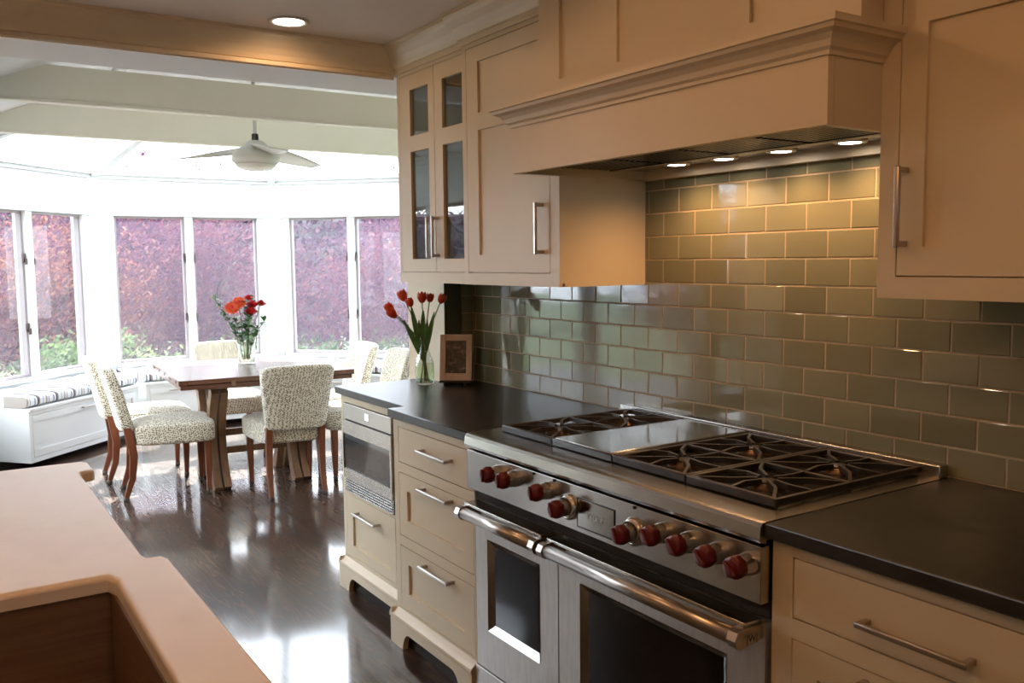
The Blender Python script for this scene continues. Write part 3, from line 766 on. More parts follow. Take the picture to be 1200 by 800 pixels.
# grates
GZ=.937
def grate(y0,y1,x0=-.585,x1=-.05):
    b=.0065
    mb=MB()
    mb.box(x0,x0+.014,y0,y1,.917,GZ+.001,.003); mb.box(x1-.012,x1,y0,y1,.920,GZ,.003)
    mb.box(x0+.012,x1-.010,y0,y0+.012,.921,GZ,.002); mb.box(x0+.012,x1-.010,y1-.012,y1,.921,GZ,.002)
    xm=(x0+x1)/2; mb.box(xm-.006,xm+.006,y0,y1,.923,GZ,.002)
    g=mb.build('grate','iron',t,True)
    for xc in ((x0+xm)/2,(xm+x1)/2):
        yc=(y0+y1)/2; hx=(xm-x0)/2-.008; hy=(y1-y0)/2-.008
        mb=MB()
        for k in range(8):
            a=PI/4*k
            dx,dy=math.cos(a),math.sin(a); s=min(hx/max(abs(dx),1e-6),hy/max(abs(dy),1e-6))
            bend=.022*(1 if k%2 else -1)
            px,py=xc+dx*s,yc+dy*s; mx_,my=xc+dx*s*.55-dy*bend*.5,yc+dy*s*.55+dx*bend*.5; qx,qy=xc+dx*.024,yc+dy*.024
            mb.tube([(px,py,GZ-.007),(mx_,my,GZ-.004),(qx,qy,GZ-.004)],[(.007,.0042)]*3,sq=True,up=(0,0,1))
        mb.build('grate_fingers','iron',g,True)
        mb=MB(); mb.lathe([(.046,.0),(.046,.004),(.034,.007),(.032,.010),(.030,.012),(.001,.013)],(xc,yc,.9165),28,caps=False); mb.build('burner','burner',t,True)
        mb=MB(); mb.lathe([(.022,.010),(.026,.012),(.025,.017),(.001,.018)],(xc,yc,.9165),24,caps=False); mb.build('burner_cap','iron',t,True)
grate(2.128,2.402); grate(1.569,1.8465); grate(1.290,1.5665)
# griddle
mb=MB(); mb.box(-.585,-.05,1.850,2.125,.916,.938,.003); gd=mb.build('griddle_frame','blacken',t,True)
mb=MB(); mb.box(-.578,-.053,1.858,2.117,.930,.9405,.002); mb.build('griddle_plate','griddle',gd,True)

# ------------------------------------------------------------------ island
IE=-1.80
t=thing('island_countertop','cream marble island top with a bullnose edge and notched corners around a sink','countertop',(-2.4,1.6,CT-.04))
# outline with square bumps at the far corner and by the sink; hole for the sink
mb=MB()
outline=[(-3.1,-.2),(-1.757,-.2),(-1.757,1.735),(-1.765,1.755),(-1.790,1.760),(-1.795,1.785),(-1.795,2.585),(-1.790,2.600),(-1.765,2.605),(-1.757,2.620),(-1.757,2.720),(-1.770,2.745),(-3.1,2.76)]
hole=[(-2.62,.45),(-1.868,.45),(-1.862,1.66),(-1.872,1.692),(-2.62,1.700)]
def ring_face(z,flip):
    bmv=mb.bm; vo=[bmv.verts.new((x,y,z)) for x,y in outline]; vh=[bmv.verts.new((x,y,z)) for x,y in hole]
    return vo,vh
bm=mb.bm; lay=[]
r=.010
def off(poly, d):
    out=[]; n=len(poly)
    for i in range(n):
        p0,p1,p2=Vector(poly[i-1]),Vector(poly[i]),Vector(poly[(i+1)%n])
        a=(p1-p0).normalized(); b=(p2-p1).normalized(); n1=Vector((a.y,-a.x)); n2=Vector((b.y,-b.x)); m_=(n1+n2); m_=m_/max(m_.length_squared*.5,.3)*1.0
        q=p1+m_*d; out.append((q.x,q.y))
    return out
levels=[]
for k in range(5):
    a=PI/2*k/4; levels.append((-r*(1-math.cos(a)), -r+r*math.sin(a)))
seq=[(0.0,-.030)]+[(d,z) for d,z in levels]
rings_o=[];rings_h=[]
for d,z in seq:
    rings_o.append([bm.verts.new((x,y,CT+z)) for x,y in off(outline,d)])
    rings_h.append([bm.verts.new((x,y,CT+z)) for x,y in off(hole,-d)])
for R_ in (rings_o,rings_h):
    n=len(R_[0])
    for j in range(len(R_)-1):
        for i in range(n):
            f=bm.faces.new((R_[j][i],R_[j][(i+1)%n],R_[j+1][(i+1)%n],R_[j+1][i])); f.smooth=j>0
bm.edges.ensure_lookup_table()
for lvl in (-1,0):
    es=[]
    for rg in (rings_o[lvl],rings_h[lvl]):
        for i in range(len(rg)):
            e=bm.edges.get((rg[i],rg[(i+1)%len(rg)])); es.append(e)
    bmesh.ops.triangle_fill(bm,edges=es,use_beauty=True)
mb.build('slab','marble',t,True,normals=True)
t=thing('island_cabinet','cream kitchen island base carrying the marble top and sink','cabinet',(-2.4,1.6,0))
mb=MB(); mb.box(-3.0,-1.86,1.80,2.66,.02,CT-.0315); mb.box(-3.0,-2.66,-.1,1.80,.02,CT-.0315); mb.box(-2.66,-1.86,-.1,1.80,.02,.55); mb.box(-1.855,-1.835,-.1,1.80,.02,CT-.0315); mb.build('carcass','cream',t,True)
mb=MB(); 
for y0,y1 in ((-.1,.8),(.86,1.76),(1.82,2.64)): mb.box(-1.86+ (0 if y0>1.8 else .025),-1.842+(0 if y0>1.8 else .025),y0,y1,.12,.84,.002)
mb.build('side_panel','cream',t,True)
t=thing('kitchen_sink','deep metal sink with a dark warm reflection in its colour, set under the marble island top','sink',(-2.2,1.1,CT-.3))
mb=MB(); z0,z1=CT-.27,CT-.0315; X0,X1,Y0_,Y1_=-2.64,-1.858,.43,1.712
mb.box(X0,X0+.01,Y0_,Y1_,z0,z1); mb.box(X1-.008,X1+.002,Y0_,Y1_,z0,z1); mb.box(X0,X1,Y0_,Y0_+.01,z0,z1); mb.box(X0,X1,Y1_-.01,Y1_,z0,z1); mb.box(X0,X1,Y0_,Y1_,z0-.01,z0)
mb.build('basin','sinkm',t,True)
MB().lathe([(.045,.003),(.04,.006),(.03,.002),(.001,.001)],(-2.25,1.1,z0),24,caps=False).build('drain','nickel',t,True)

# ------------------------------------------------------------------ dining chairs
def make_chair():
    t=thing('dining_chair','','chair')
    # seat (rounded box, narrower at the back)
    mb=MB()
    def seat(u,v):
        return None
    mb.box(-1,1,-1,1,-1,1)
    bmesh.ops.subdivide_edges(mb.bm,edges=mb.bm.edges,cuts=5,use_grid_fill=True)
    for v in mb.bm.verts:
        x,y,z=v.co
        w=.235+.015*y if y>0 else .235+.045*y
        X=x*w; Y=y*.245+.02
        Z=.405+z*.075
        if z>.5: Z+=.018*(1-x*x)*(1-y*y)
        # round
        k=.9; 
        ax,ay=abs(x),abs(y)
        if ax>.99 and ay>.99: X*=.955; Y=.02+(Y-.02)*.965
        if abs(z)>.99 and (ax>.99 or ay>.99): X*=.965; Y=.02+(Y-.02)*.965; Z-=.012*z
        v.co=(X,Y,Z)
    for f in mb.bm.faces: f.smooth=True
    s=mb.build('seat','fabric',t); soften(s,0,0,1)
    # back: curved padded panel
    mb=MB(); mb.box(-1,1,-1,1,-1,1)
    bmesh.ops.subdivide_edges(mb.bm,edges=mb.bm.edges,cuts=5,use_grid_fill=True)
    for v in mb.bm.verts:
        x,y,z=v.co; hh=(z+1)/2
        w=.185+.045*hh; X=x*w
        Z=.435+.405*hh; 
        Yc=-.245-.10*hh**1.2 - .028*(1-x*x)
        Y=Yc+y*(.038-.002*hh)
        if z>.99: Z+= .004*(1-x*x) - (.010 if abs(y)>.99 else 0) - (.008 if abs(x)>.99 else 0)
        if z<-.99 and abs(y)>.99: Z+=.008
        if abs(x)>.99 and abs(y)>.99: X*=.97
        v.co=(X,Y,Z)
    for f in mb.bm.faces: f.smooth=True
    s=mb.build('backrest','fabric',t); soften(s,0,0,1)
    # legs
    for sx in (-1,1):
        mb=MB(); mb.tube([(sx*.165,-.262,.50),(sx*.165,-.235,.38),(sx*.165,-.222,.28),(sx*.166,-.235,.14),(sx*.168,-.275,.022)],[(.020,.017),(.024,.019),(.024,.019),(.019,.017),(.014,.014)],sq=True,up=(0,1,0))
        l=soften(mb.build('leg','chairwood',t),.003); l2=MB().lathe([(.016,0),(.018,.006),(.017,.026),(.012,.028)],(sx*.168,-.277,0),14).build('leg_tip','hinge',l)
        mb=MB(); mb.tube([(sx*.195,.215,.35),(sx*.195,.215,.19),(sx*.193,.212,.022)],[(.021,.021),(.019,.019),(.013,.013)],sq=True,up=(0,1,0))
        l=soften(mb.build('leg','chairwood',t),.003); MB().lathe([(.015,0),(.017,.006),(.016,.026),(.012,.028)],(sx*.193,.212,0),14).build('leg_tip','hinge',l)
    return t
ch0=make_chair()
chairs=[((-.845,6.00),-97,'patterned upholstered dining chair on the bench side of the table, nearer the island'),
((-.86,6.56),-94,'patterned dining chair on the bench side of the table, behind its twin'),
((-.20,5.60),-6,'patterned dining chair with its back square to the kitchen, hiding part of the table'),
((-.17,6.92),174,'patterned dining chair facing the kitchen from the far side of the table, behind the bouquet'),
((.37,5.80),84,'patterned dining chair on the counter side of the table, closer to the kitchen'),
((.37,6.42),88,'patterned dining chair on the counter side of the table, farther from the kitchen')]
for i,((x,y),rz,lb) in enumerate(chairs):
    c=ch0 if i==0 else copy_tree(ch0)
    c.location=(x,y,0); c.rotation_euler.z=R(rz); c['label']=lb; c['group']='dotted fabric dining chairs round the table'

# ------------------------------------------------------------------ dining table
t=thing('dining_table','reddish oak trestle dining table with a thick square top and curved legs','table',(-.29,6.05,0),R(-4))
TW,TD=.548,.56
mb=MB(); mb.box(-TW+.05,TW-.05,-TD,TD,.735,.765,.003); mb.box(-TW,-TW+.05,-TD,TD,.732,.765,.003); mb.box(TW-.05,TW,-TD,TD,.732,.765,.003)
top=mb.build('table_top','tablewood',t)
mb=MB(); mb.box(-TW+.012,TW-.012,-TD+.012,TD-.012,.705,.7315,.002); mb.build('leaf_layer','tablewood',t)
mb=MB()
for k in range(5):
    y=-TD+.10+k*.23; mb.box(-TW-.002,-TW+.01,y-.009,y+.009,.741,.757,.001); mb.box(TW-.01,TW+.002,y-.009,y+.009,.741,.757,.001)
mb.build('end_plugs','plug',top)
MB().box(-.24,-.215,-TD-.003,-TD+.01,.715,.745,.002).build('latch_block','tablebase',top)
MB().box(-.40,.40,-.30,.30,.665,.705,.003).build('apron','tablebase',t)
for sx in (-1,1):
    for sy in (-1,1):
        for k in (-1,1):
            pts=[];rad=[]
            for i in range(9):
                h=i/8; z=.0+.665*h
                yy=sy*(.10+ .16*(2*h-1)**2 + .02*k*1)
                yy=sy*(.135+.13*abs(2*h-1)**2)+k*.0
                pts.append((sx*(.26+.05*0)+k*.030,yy,z)); rad.append((.034+.012*abs(2*h-1),.024))
            mb=MB(); mb.tube(pts,rad,sq=True,up=(0,1,0)); soften(mb.build('leg','tablebase',t),.003)
    MB().box(sx*.26-.05,sx*.26+.05,-.25,.25,.645,.668,.004).build('top_cleat','tablebase',t)
for z in (.19,.30): MB().box(-.30,.30,-.05+ (z-.19)*.6,-.01+(z-.19)*.6,z,z+.045,.004).build('stretcher','tablebase',t)

# ------------------------------------------------------------------ bouquet on the table
TZ=.766
vx,vy=-.262,6.20
t=thing('bouquet_vase','clear glass cylinder vase on the dining table holding the red roses','vase',(vx,vy,TZ))
MB().lathe([(.001,.002),(.052,.002),(.056,.004),(.060,.06),(.066,.205),(.063,.205),(.056,.06),(.050,.016),(.001,.014)],(0,0,0),32,caps=False).build('glass','vaseglass',t)
MB().lathe([(.001,.015),(.050,.017),(.058,.11),(.001,.11)],(0,0,0),32,caps=False).build('water','water2',t)
def leaf(mb,p,d,l,w,up=Vector((0,0,1)),fold=.25,n=5):
    d=Vector(d).normalized(); p=Vector(p); s=d.cross(up); s=s.normalized() if s.length>.05 else Vector((1,0,0)); nrm=s.cross(d)
    vs=[];fs=[]
    for i in range(n+1):
        tt=i/n; ww=w*math.sin(PI*min(1,(tt*.92+.06)))**.8; c=p+d*l*tt-nrm*0+Vector((0,0,-l*.18*tt*tt))
        vs+= [c-s*ww+nrm*ww*fold, c, c+s*ww+nrm*ww*fold]
    for i in range(n):
        a=i*3; fs+= [(a,a+1,a+4,a+3),(a+1,a+2,a+5,a+4)]
    mb._add(vs,fs,True)
def bloom_rose(name,label,cat,pos,base,r,m,grp):
    p=Vector(pos); b=Vector(base); t=thing(name,label,cat,b,0,grp)
    rel=p-b; mid=rel*.5+Vector((rel.x*-.15,rel.y*-.15,.02))
    MB().tube([(0,0,0),tuple(mid),tuple(rel)],.0028,8).build('stem','stem',t)
    mb=MB(); dr=rel.normalized(); rot=Vector((0,0,1)).rotation_difference((dr+Vector((0,-.25,.5))).normalized()).to_matrix().to_4x4()
    rn=random.Random(hash(name+label)%999 if False else int(abs(p.x*1000)+abs(p.z*777)))
    for layer in range(4):
        n=3+layer*2; rr=r*(.25+.25*layer)
        for k in range(n):
            a=2*PI*k/n+layer*.6+rn.uniform(-.15,.15)
            def fn(u,v,a=a,rr=rr,layer=layer):
                aa=a+(u-.5)*2.2/(1+.25*layer); rad=rr*(.25+.75*v**.6)*(1+ .15*max(0,v-.8)*5*layer*.3); z=-r*.5+v*r*(1.25-.22*layer)
                q=Vector((rad*math.cos(aa),rad*math.sin(aa),z-abs(u-.5)*r*.25)); q=rot@q+rel; return tuple(q)
            mb.grid(fn,5,4)
    mb.build('petals',m,t)
    mb=MB()
    for k in range(2): leaf(mb,mid+rel*.1*k,Vector((rn.uniform(-1,1),rn.uniform(-1,1),.3)),.06,.014)
    mb.build('leaves','tleaf',t)
    return t
def wp(dx,z,dy=0): return (vx+dx,vy+dy,z)
roses=[(.025,1.135,-.05,.042,'rose','deep red rose low at the centre of the table bouquet'),
(.04,1.180,-.03,.040,'rose','deep red rose above the centre of the table bouquet'),
(.030,1.225,.02,.030,'rose','small red rose bud at the top of the table bouquet'),
(.110,1.185,-.01,.033,'rose','red rose standing out toward the tulip side of the table bouquet')]
bx=vx
for i,(dx,z,dy,r_,m_,lb) in enumerate(roses):
    bloom_rose('red_rose',lb,'flower',wp(dx+.0,z,dy),(vx+dx*.2,vy+.01*i-.015,TZ+.03),r_,m_,'red roses in the table bouquet')
def gerbera(label,pos,base,r):
    p=Vector(pos); b=Vector(base); t=thing('gerbera',label,'flower',b,0,'orange blooms in the table bouquet'); rel=p-b
    MB().tube([(0,0,0),tuple(rel*.5+Vector((0,0,.01))),tuple(rel)],.003,8).build('stem','stem',t)
    nrm=Vector((-.2,-.75,.65)).normalized(); rot=Vector((0,0,1)).rotation_difference(nrm).to_matrix()
    mb=MB()
    for ly in range(3):
        for k in range(16):
            a=2*PI*k/16+ly*.2; d=rot@Vector((math.cos(a),math.sin(a),.25+.35*ly)); leaf(mb,rel+d*.004,d,r*(1-.22*ly),r*.16,up=nrm,fold=.1,n=3)
    mb.build('petals','gerb',t)
    MB().ico(rel+nrm*.006,r*.26,2).build('flower_centre','rose',t)
gerbera('broad orange-red bloom on the bench side of the table bouquet',wp(-.10,1.160,-.04),(vx-.02,vy,TZ+.03),.058)
gerbera('orange-red bloom at the top of the table bouquet beside the buds',wp(-.045,1.195,-.02),(vx-.01,vy+.01,TZ+.03),.052)
# greenery: sprays, one thing each
rg=random.Random(11)
sprays=[(-.20,1.215,.0,'long sprig of green leaves reaching up toward the bench side of the bouquet'),
(-.155,1.105,-.03,'drooping grey-green sprig on the bench side of the bouquet'),
(.115,1.06,-.05,'leafy sprig drooping below the outermost rose of the bouquet'),
(.0,1.09,-.08,'leafy sprig at the front of the bouquet over the vase rim'),
(-.08,1.07,-.05,'leafy sprig below the orange blooms in the bouquet'),
(.06,1.20,.05,'thin pale sprig rising behind the red roses'),
(-.01,1.19,-.03,'bright green tuft in the middle of the bouquet')]
for i,(dx,z,dy,lb) in enumerate(sprays):
    b=Vector((vx+dx*.15,vy+dy*.15,TZ+.04)); p=Vector(wp(dx,z,dy)); rel=p-b
    t=thing('leafy_sprig',lb,'greenery',b,0,'green sprigs in the table bouquet')
    A=Vector((0,0,0)); B=Vector((rel.x*.25,rel.y*.25,rel.z*.6)); C_=rel
    pts=[A*(1-u)**2+B*2*u*(1-u)+C_*u*u for u in [k/8 for k in range(9)]]
    MB().tube(pts,.0022,6).build('stem','stem',t)
    mb=MB()
    for k in range(3,9):
        for s in range(4):
            d=Vector((rg.uniform(-1,1),rg.uniform(-1,1),rg.uniform(-.2,.8)))
            leaf(mb,pts[k],d,rg.uniform(.040,.066),rg.uniform(.013,.021),n=3)
    mb.build('leaves','euca' if i in (1,5) else 'tleaf',t)

# ------------------------------------------------------------------ tulips on the counter
tx,ty=-.262,3.545
t=thing('tulip_vase','clear glass milk-bottle vase half full of water on the dark counter','vase',(tx,ty,CT))
prof=[(.001,.002),(.036,.002),(.041,.006),(.0425,.02),(.0435,.085),(.041,.105),(.033,.125),(.024,.150),(.0205,.175),(.0215,.20),(.026,.222),(.0255,.222),(.020,.20),(.019,.175),(.0225,.150),(.0315,.124),(.039,.104),(.0415,.085),(.0405,.02),(.036,.009),(.001,.008)]
MB().lathe(prof,(0,0,0),36,caps=False).build('glass','vaseglass',t)
MB().lathe([(.001,.009),(.036,.010),(.0400,.02),(.0408,.085),(.0404,.094),(.001,.094)],(0,0,0),36,caps=False).build('water','water',t)
from math import cos, sin
cyaw,syaw=math.cos(.5799),math.sin(.5799)
Rt=Vector((cyaw,-syaw,0)); Fw=Vector((syaw,cyaw,0))
# lateral (along camera-right), height, forward, radius, label
tul=[(-.142,1.252,-.01,.0205,'tulip farthest out on the window side, upper of the close pair'),
(-.126,1.228,-.035,.0205,'tulip in front of the close pair on the window side'),
(-.086,1.302,.0,.0225,'tallest tulip, a large red bloom above the close pair'),
(-.053,1.275,-.03,.0175,'small tulip between the tallest bloom and the middle of the bunch'),
(-.004,1.293,-.01,.0215,'round red tulip at the middle of the bunch'),
(.028,1.292,.01,.0180,'narrow tulip just behind the middle bloom'),
(.080,1.288,-.01,.0195,'tulip leaning out over the picture frame')]
def solve_pos(a,z,f): return Vector((tx,ty,0))+Rt*a+Fw*f+Vector((0,0,z))
for i,(a,z,f,r_,lb) in enumerate(tul):
    p=solve_pos(a,z,f); b=Vector((tx,ty,CT+.012))+Rt*(-a*.12+.008*((i%3)-1))+Fw*(.010*((i%2)*2-1))
    t=thing('tulip','red-orange '+lb,'flower',b,0,'red tulips in the milk-bottle vase')
    rel=p-b; neck=Vector((tx,ty,CT+.185))+Rt*(a*.08)-b
    ctrl=[Vector((0,0,0)),neck*.55,neck,Vector((rel.x*.62+neck.x*.38,rel.y*.62+neck.y*.38,neck.z+(rel.z-neck.z)*.66)),rel]
    pts=[]
    for k in range(len(ctrl)-1):
        for u in (0,.25,.5,.75):
            p0=ctrl[max(k-1,0)];p1=ctrl[k];p2=ctrl[k+1];p3=ctrl[min(k+2,len(ctrl)-1)]
            pts.append(.5*((2*p1)+(p2-p0)*u+(2*p0-5*p1+4*p2-p3)*u*u+(3*p1-p0-3*p2+p3)*u**3))
    pts.append(ctrl[-1])
    MB().tube(pts,.0026,8).build('stem','stem',t)
    dr=(pts[-1]-pts[-3]).normalized(); rot=Vector((0,0,1)).rotation_difference(dr).to_matrix()
    mb=MB()
    for k in range(6):
        aa=PI/3*k; inner=k%2
        def fn(u,v,aa=aa,inner=inner,rel=rel,rot=rot,r_=r_):
            w=(u-.5)*1.5*math.sin(PI*min(1,v*.86+.10))**.7; rad=r_*(.93 if inner else 1.0)*(math.sin(PI*(v*.62+.12))**.8)
            q=Vector((rad*math.cos(aa+w),rad*math.sin(aa+w),-r_*.6+v*r_*2.3)); return tuple(rot@q+rel)
        mb.grid(fn,6,7)
    mb.build('petals','tulip',t)
    # one or two long leaves
    mb=MB(); 
    for s in range(1 if i%2 else 2):
        start=neck*.52; aim=(rel-neck); aim=Vector((aim.x*.35+Rt.x*.02*(s*2-1),aim.y*.35+Rt.y*.02*(s*2-1),abs(aim.z))).normalized()
        l=.19+.02*((i*5)%4); n=8; vs=[];fs=[]; sd=aim.cross(Fw).normalized()
        for k in range(n+1):
            u=k/n; w=.012*math.sin(PI*(u*.93+.05))**.7; c=start+aim*l*u+Vector((0,0,-.0*u))
            vs+=[c-sd*w-Fw*w*.4,c,c+sd*w-Fw*w*.4]
        for k in range(n): q=k*3; fs+=[(q,q+1,q+4,q+3),(q+1,q+2,q+5,q+4)]
        mb._add(vs,fs,True)
    mb.build('leaves','tleaf',t)

# ------------------------------------------------------------------ framed photograph on an easel
fc=Vector((-.168,3.43,CT)); fyaw=R(-40)
t=thing('picture_frame','small framed dark photograph on an easel beside the tulip vase','picture frame',fc,fyaw)
tilt=Matrix.Rotation(R(-10),4,'X')
mb=MB(); mb.T=Matrix.Translation((0,0,.022))@tilt
fw,fh=.072,.205
def cellsxz(mb,y0,y1,x0,x1,z0,z1,h):
    mb.box(x0,h[0],y0,y1,z0,z1,.001,1); mb.box(h[1],x1,y0,y1,z0,z1,.001,1); mb.box(h[0],h[1],y0,y1,z0,h[2],.001,1); mb.box(h[0],h[1],y0,y1,h[3],z1,.001,1)
cellsxz(mb,-.006,.008,-fw,fw,0,fh,(-.046,.046,.032,.176)); fr_=mb.build('frame_border','frame',t)
mb=MB(); mb.T=Matrix.Translation((0,0,.022))@tilt; mb.box(-.048,.048,.0,.003,.030,.178); mb.build('photograph','print',fr_)
mb=MB(); mb.T=Matrix.Translation((0,0,.022))@tilt; mb.box(-fw-.001,fw+.001,.0085,.014,-.0,fh+.001); mb.build('backing','plug',t)
mb=MB(); mb.box(-fw,fw,-.020,.014,.014,.0215,.002); 
for s in (-1,1): mb.box(s*.045-.006,s*.045+.006,-.022,.004,.0,.016,.002); mb.tube([(s*.045,.004,.018),(s*.02,.046,fh*.75)],.003,8)
mb.tube([(0,.115,.003),(0,.046,fh*.78)],.003,8)
mb.build('easel','plug',t)

# ------------------------------------------------------------------ ceiling fan
fx,fy,fz=-.275,5.80,2.145
t=thing('ceiling_fan','white three-blade ceiling fan with a domed motor above the dining table','ceiling fan',(fx,fy,fz))
MB().lathe([(.012,.14),(.012,RZ-fz-.03)],(0,0,0),14).build('downrod','fan',t)
MB().lathe([(.045,RZ-fz-.045),(.04,RZ-fz-.02),(.02,RZ-fz-.012)],(0,0,0),24).build('canopy','fan',t)
MB().lathe([(.018,.103),(.022,.108),(.022,.142),(.016,.146)],(0,0,0),20).build('coupler','blacken',t)
MB().lathe([(.02,.105),(.045,.100),(.068,.082),(.080,.064),(.115,.046),(.142,.022),(.153,-.006),(.150,-.030),(.132,-.046),(.06,-.050),(.001,-.050)],(0,0,0),40,caps=False).build('motor_housing','fan',t)
MB().lathe([(.128,-.050),(.122,-.064),(.095,-.080),(.045,-.090),(.001,-.092)],(0,0,0),40,caps=False).build('light_lens','fanlens',t)
for a in (-93,27,147):
    mb=MB()
    def fn(u,v,sgn=0):
        rr=.10+.47*u; w=.030+.045*math.sin(PI*min(1,.25+u*.62)); tw=R(26)*(1-u*.75)
        c=(v-.5)*2*w; return (rr, c*math.cos(tw)+.03*u*u*0, .038-.052*u- c*math.sin(tw))
    mb.grid(fn,14,5)
    o=mb.build('blade','fan',t); o.rotation_euler.z=R(a); s=o.modifiers.new('s','SOLIDIFY'); s.thickness=.007; s.offset=0

# ------------------------------------------------------------------ recessed ceiling lights
def can(x,y,label,i,e=10):
    t=thing('recessed_light',label,'ceiling light',(x,y,CEIL),0,'round recessed ceiling lights')
    MB().lathe([(.075,-.001),(.078,-.005),(.070,-.007),(.058,-.004),(.056,.0)],(0,0,0),40,caps=False).build('trim_ring','ceil',t)
    MB().lathe([(.057,-.003),(.001,-.004)],(0,0,0),32,caps=False).build('lens','lamp',t)
    ld=bpy.data.lights.new('can_lamp','SPOT'); ld.energy=e; ld.color=(1,.47,.17); ld.spot_size=R(176); ld.spot_blend=.3; ld.shadow_soft_size=.05
    lo=bpy.data.objects.new('can_light',ld); col.objects.link(lo); lo.location=(x,y,CEIL-.02); lo.rotation_euler=(0,0,0)
can(-.905,3.36,'lit round recessed light in the kitchen ceiling near the crown moulding',0,3.5)
for i,(x,y) in enumerate(((-1.15,1.9),(-2.6,1.6),(-1.75,.35),(-3.2,-.4),(-3.2,3.0))):  # unseen fixtures added to give the kitchen its warm light
    can(x,y,'recessed ceiling light added to warm the kitchen, outside the view',i+1,(6,15,22,14,18)[i])

# ------------------------------------------------------------------ garden
struct('ground', MB().box(-25,25,-15,45,-.45,-.35), 'lawn')
def crown_mesh(c, rx,ry,rz, n, size, rn, hollow=.35):
    vs=[];fs=[]
    # clustered leaves
    cl=[]
    for k in range(max(6,n//220)):
        while True:
            p=Vector((rn.uniform(-1,1),rn.uniform(-1,1),rn.uniform(-1,1)))
            if hollow<p.length<1: break
        cl.append(Vector((p.x*rx,p.y*ry,p.z*rz)))
    for k in range(n):
        b=rn.choice(cl); s=.30*min(rx,ry,rz)
        p=b+Vector((rn.gauss(0,s),rn.gauss(0,s),rn.gauss(0,s*.7)))+Vector(c)
        a=Vector((rn.gauss(0,1),rn.gauss(0,1),rn.gauss(0,1))).normalized(); u=a.orthogonal().normalized(); w=a.cross(u); z=size*rn.uniform(.6,1.3)
        i=len(vs); vs+=[p+u*z, p+w*z*.45, p-u*z*.8, p-w*z*.45]; fs.append((i,i+1,i+2,i+3))
    return vs,fs
def tree(name,label,cat,x,y,z0,h,rx,rz,n,size,m,seed,grp,tr=.06,ry=None):
    rn=random.Random(seed); t=thing(name,label,cat,(x,y,z0),0,grp)
    mb=MB(); mb.tube([(0,0,0),(rn.uniform(-.1,.1),0,h*.35),(rn.uniform(-.2,.2),rn.uniform(-.1,.1),h*.7)],[tr,tr*.75,tr*.35],10)
    for k in range(5):
        a=rn.uniform(0,6.28); zz=h*rn.uniform(.3,.6); mb.tube([(0,0,zz),(math.cos(a)*rx*.35,math.sin(a)*rx*.35,zz+rz*.35),(math.cos(a)*rx*.75,math.sin(a)*rx*.75,zz+rz*.6)],[tr*.5,tr*.3,tr*.12],7)
    mb.build('trunk','bark',t)
    vs,fs=crown_mesh((0,0,h-rz*.9),rx,ry or rx,rz,n,size,rn)
    me=bpy.data.meshes.new('crown'); me.from_pydata([tuple(v) for v in vs],[],fs); me.materials.append(M[m]); o=bpy.data.objects.new('crown',me); col.objects.link(o); o.parent=t
    return t
G='garden trees seen through the bay windows'
tree('maple_tree','orange-red maple seen through the window just left of the bouquet','tree',-.8,11.8,-.4,2.5,1.0,1.2,14000,.034,'mapleo',1,G)
tree('maple_tree','purple-red maple filling the middle window behind the bouquet','tree',1.2,12.4,-.4,2.6,1.15,1.25,17000,.034,'maple',2,G)
tree('maple_tree','pinkish red maple seen through the window beside the glass cabinet','tree',3.4,10.9,-.4,2.45,1.15,1.2,17000,.034,'maple',3,G)
tree('maple_tree','dusky purple tree at the edge of the view past the striped cushion bench','tree',-3.2,12.4,-.4,2.5,1.0,1.15,9000,.036,'purple',4,G)
tree('shade_tree','purple-leaved tree standing behind the middle maples','tree',.3,15.6,-.4,2.9,1.7,1.4,14000,.055,'purple',6,G,.12)
tree('shade_tree','tall purple tree behind the pinkish maple','tree',5.6,14.6,-.4,2.9,1.8,1.4,14000,.05,'purple',7,G,.12)

tree('shade_tree','broad green tree added out of view beyond the island side to block sky glare','tree',-7.4,5.9,-.4,2.75,1.5,1.25,9000,.06,'greenl',61,G,.1)  # this tree and the next are unseen, added to hide sky in tile reflections
tree('shade_tree','purple tree added out of view beyond the island side to block sky glare','tree',-7.6,9.3,-.4,2.75,1.5,1.25,9000,.06,'purple',62,G,.1)

# clipped hedge closing the garden
t=thing('garden_hedge','long clipped dusky hedge closing the garden behind the trees','hedge',(3,20.5,-.4))
rn=random.Random(5)
mb=MB(); mb.box(-14,14,-.8,.8,0,3.0)
bmesh.ops.subdivide_edges(mb.bm,edges=mb.bm.edges,cuts=9,use_grid_fill=True)
for v in mb.bm.verts:
    if v.co.z>.1: v.co+=Vector((rn.uniform(-.2,.2),rn.uniform(-.12,.12),rn.uniform(-.12,.10)))
mb.build('hedge_body',varied('hedge_green',(.10,.11,.10),(.20,.17,.19),.9,6,bs=.5),t)
vs=[];fs=[]
for k in range(14000):
    p=Vector((rn.uniform(-14,14),-.85-rn.random()*.25,rn.uniform(0,3.1))); a=Vector((rn.gauss(0,1),rn.gauss(0,1),rn.gauss(0,1))).normalized(); u=a.orthogonal().normalized(); w_=a.cross(u); z=.09*rn.uniform(.6,1.3)
    i=len(vs); vs+=[p+u*z,p+w_*z*.5,p-u*z,p-w_*z*.5]; fs.append((i,i+1,i+2,i+3))
me=bpy.data.meshes.new('foliage'); me.from_pydata([tuple(v) for v in vs],[],fs); me.materials.append(M['purple']); o=bpy.data.objects.new('foliage',me); col.objects.link(o); o.parent=t
S_='low shrubs under the bay windows'
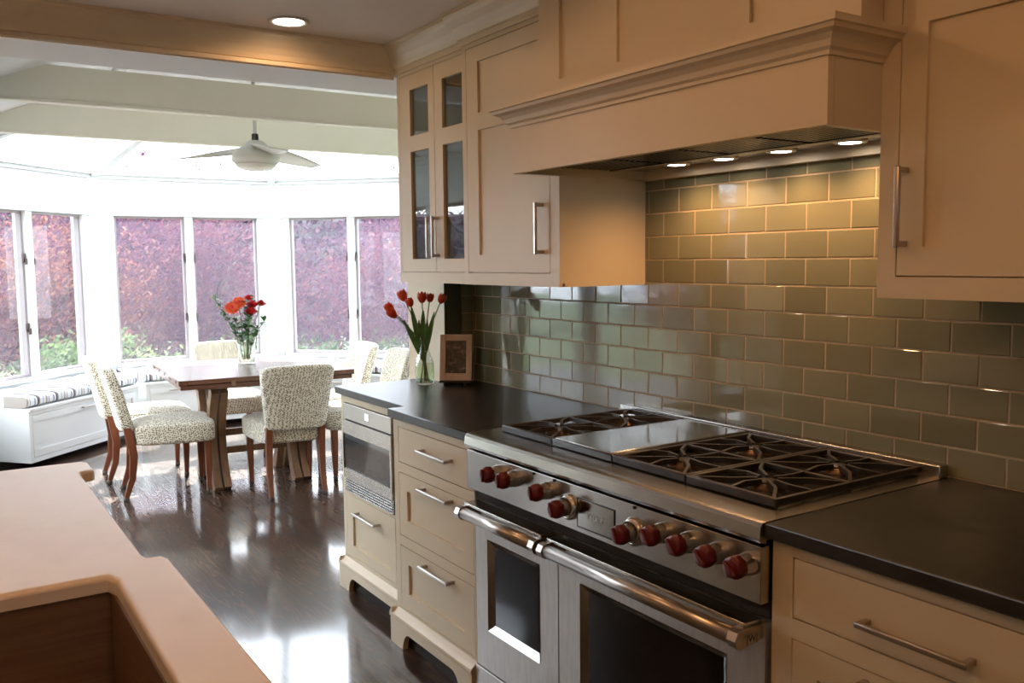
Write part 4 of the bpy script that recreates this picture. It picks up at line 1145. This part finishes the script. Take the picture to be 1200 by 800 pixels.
for i,(x,y,w,h,m_,lb) in enumerate(((-.75,9.9,.6,.95,'limel','light green shrub outside the window behind the paired island-side chairs'),(.15,9.75,.55,.85,'limel','light green shrub below the middle windows'),(1.05,10.1,.5,.9,'greenl','green shrub outside between the middle and counter-side windows'),
 (2.1,9.3,.6,.85,'greenl','green shrub outside the window behind the counter-side chairs'),(3.1,8.7,.6,1.0,'greenl','green shrub outside the window beside the tulips'),(-2.0,9.6,.6,.95,'limel','pale green shrub outside the corner window by the striped cushion'),(-2.9,9.1,.6,.9,'greenl','green shrub outside the window at the picture edge'))):
    h*=1.14
    tree('garden_shrub',lb,'shrub',x,y,-.38,h,w,h*.42,4500,.032,m_,30+i,S_,.02)
    if i in (3,4,5):
        rn=random.Random(80+i); vs,fs=crown_mesh((0,0,h*.75),w*.8,w*.8,h*.25,500,.03,rn,.1)
        me=bpy.data.meshes.new('blossoms'); me.from_pydata([tuple(v) for v in vs],[],fs); me.materials.append(M['whitefl']); o=bpy.data.objects.new('blossoms',me); col.objects.link(o)
        o.parent=[q for q in bpy.data.objects if q.get('label')==lb][0]

# ------------------------------------------------------------------ light
w=bpy.data.worlds.new('sky'); scene.world=w; w.use_nodes=True
bg=w.node_tree.nodes['Background']; bg.inputs[0].default_value=(.84,.91,1,1); bg.inputs[1].default_value=10.5
sd=bpy.data.lights.new('sun','SUN'); sd.energy=30; sd.color=(1,.96,.88); sd.angle=R(.6)
so=bpy.data.objects.new('sun',sd); col.objects.link(so)
az=Vector((-.38,-.925,0)).normalized(); el=R(50); dvec=Vector((az.x*math.cos(el),az.y*math.cos(el),-math.sin(el)))
so.rotation_euler=dvec.to_track_quat('-Z','Y').to_euler(); so.location=(3,12,8)

# ------------------------------------------------------------------ camera
yaw,pitch,roll,f=.5799,-.0905,-.0107,1049.4558
cy_,sy_,cp_,sp_=math.cos(yaw),math.sin(yaw),math.cos(pitch),math.sin(pitch)
F_=Vector((sy_*cp_,cy_*cp_,sp_)); r0=Vector((cy_,-sy_,0)); u0=r0.cross(F_)
r1=r0*math.cos(roll)+u0*math.sin(roll); u1=-r0*math.sin(roll)+u0*math.cos(roll)
cd=bpy.data.cameras.new('camera'); cd.sensor_width=36; cd.lens=f/1200*36; cd.clip_start=.05; cd.clip_end=200
co=bpy.data.objects.new('camera',cd); col.objects.link(co)
co.matrix_world=Matrix(((r1.x,u1.x,-F_.x,-2.1146),(r1.y,u1.y,-F_.y,0),(r1.z,u1.z,-F_.z,1.4642),(0,0,0,1)))
scene.camera=co
vs_=scene.view_settings; vs_.view_transform='Standard'; vs_.look='None'; vs_.exposure=0; vs_.gamma=1; vs_.use_curve_mapping=False
scene.cycles.max_bounces=10; scene.cycles.transparent_max_bounces=24; scene.cycles.diffuse_bounces=5
scene.cycles.sample_clamp_indirect=6; scene.cycles.caustics_reflective=False; scene.cycles.caustics_refractive=False
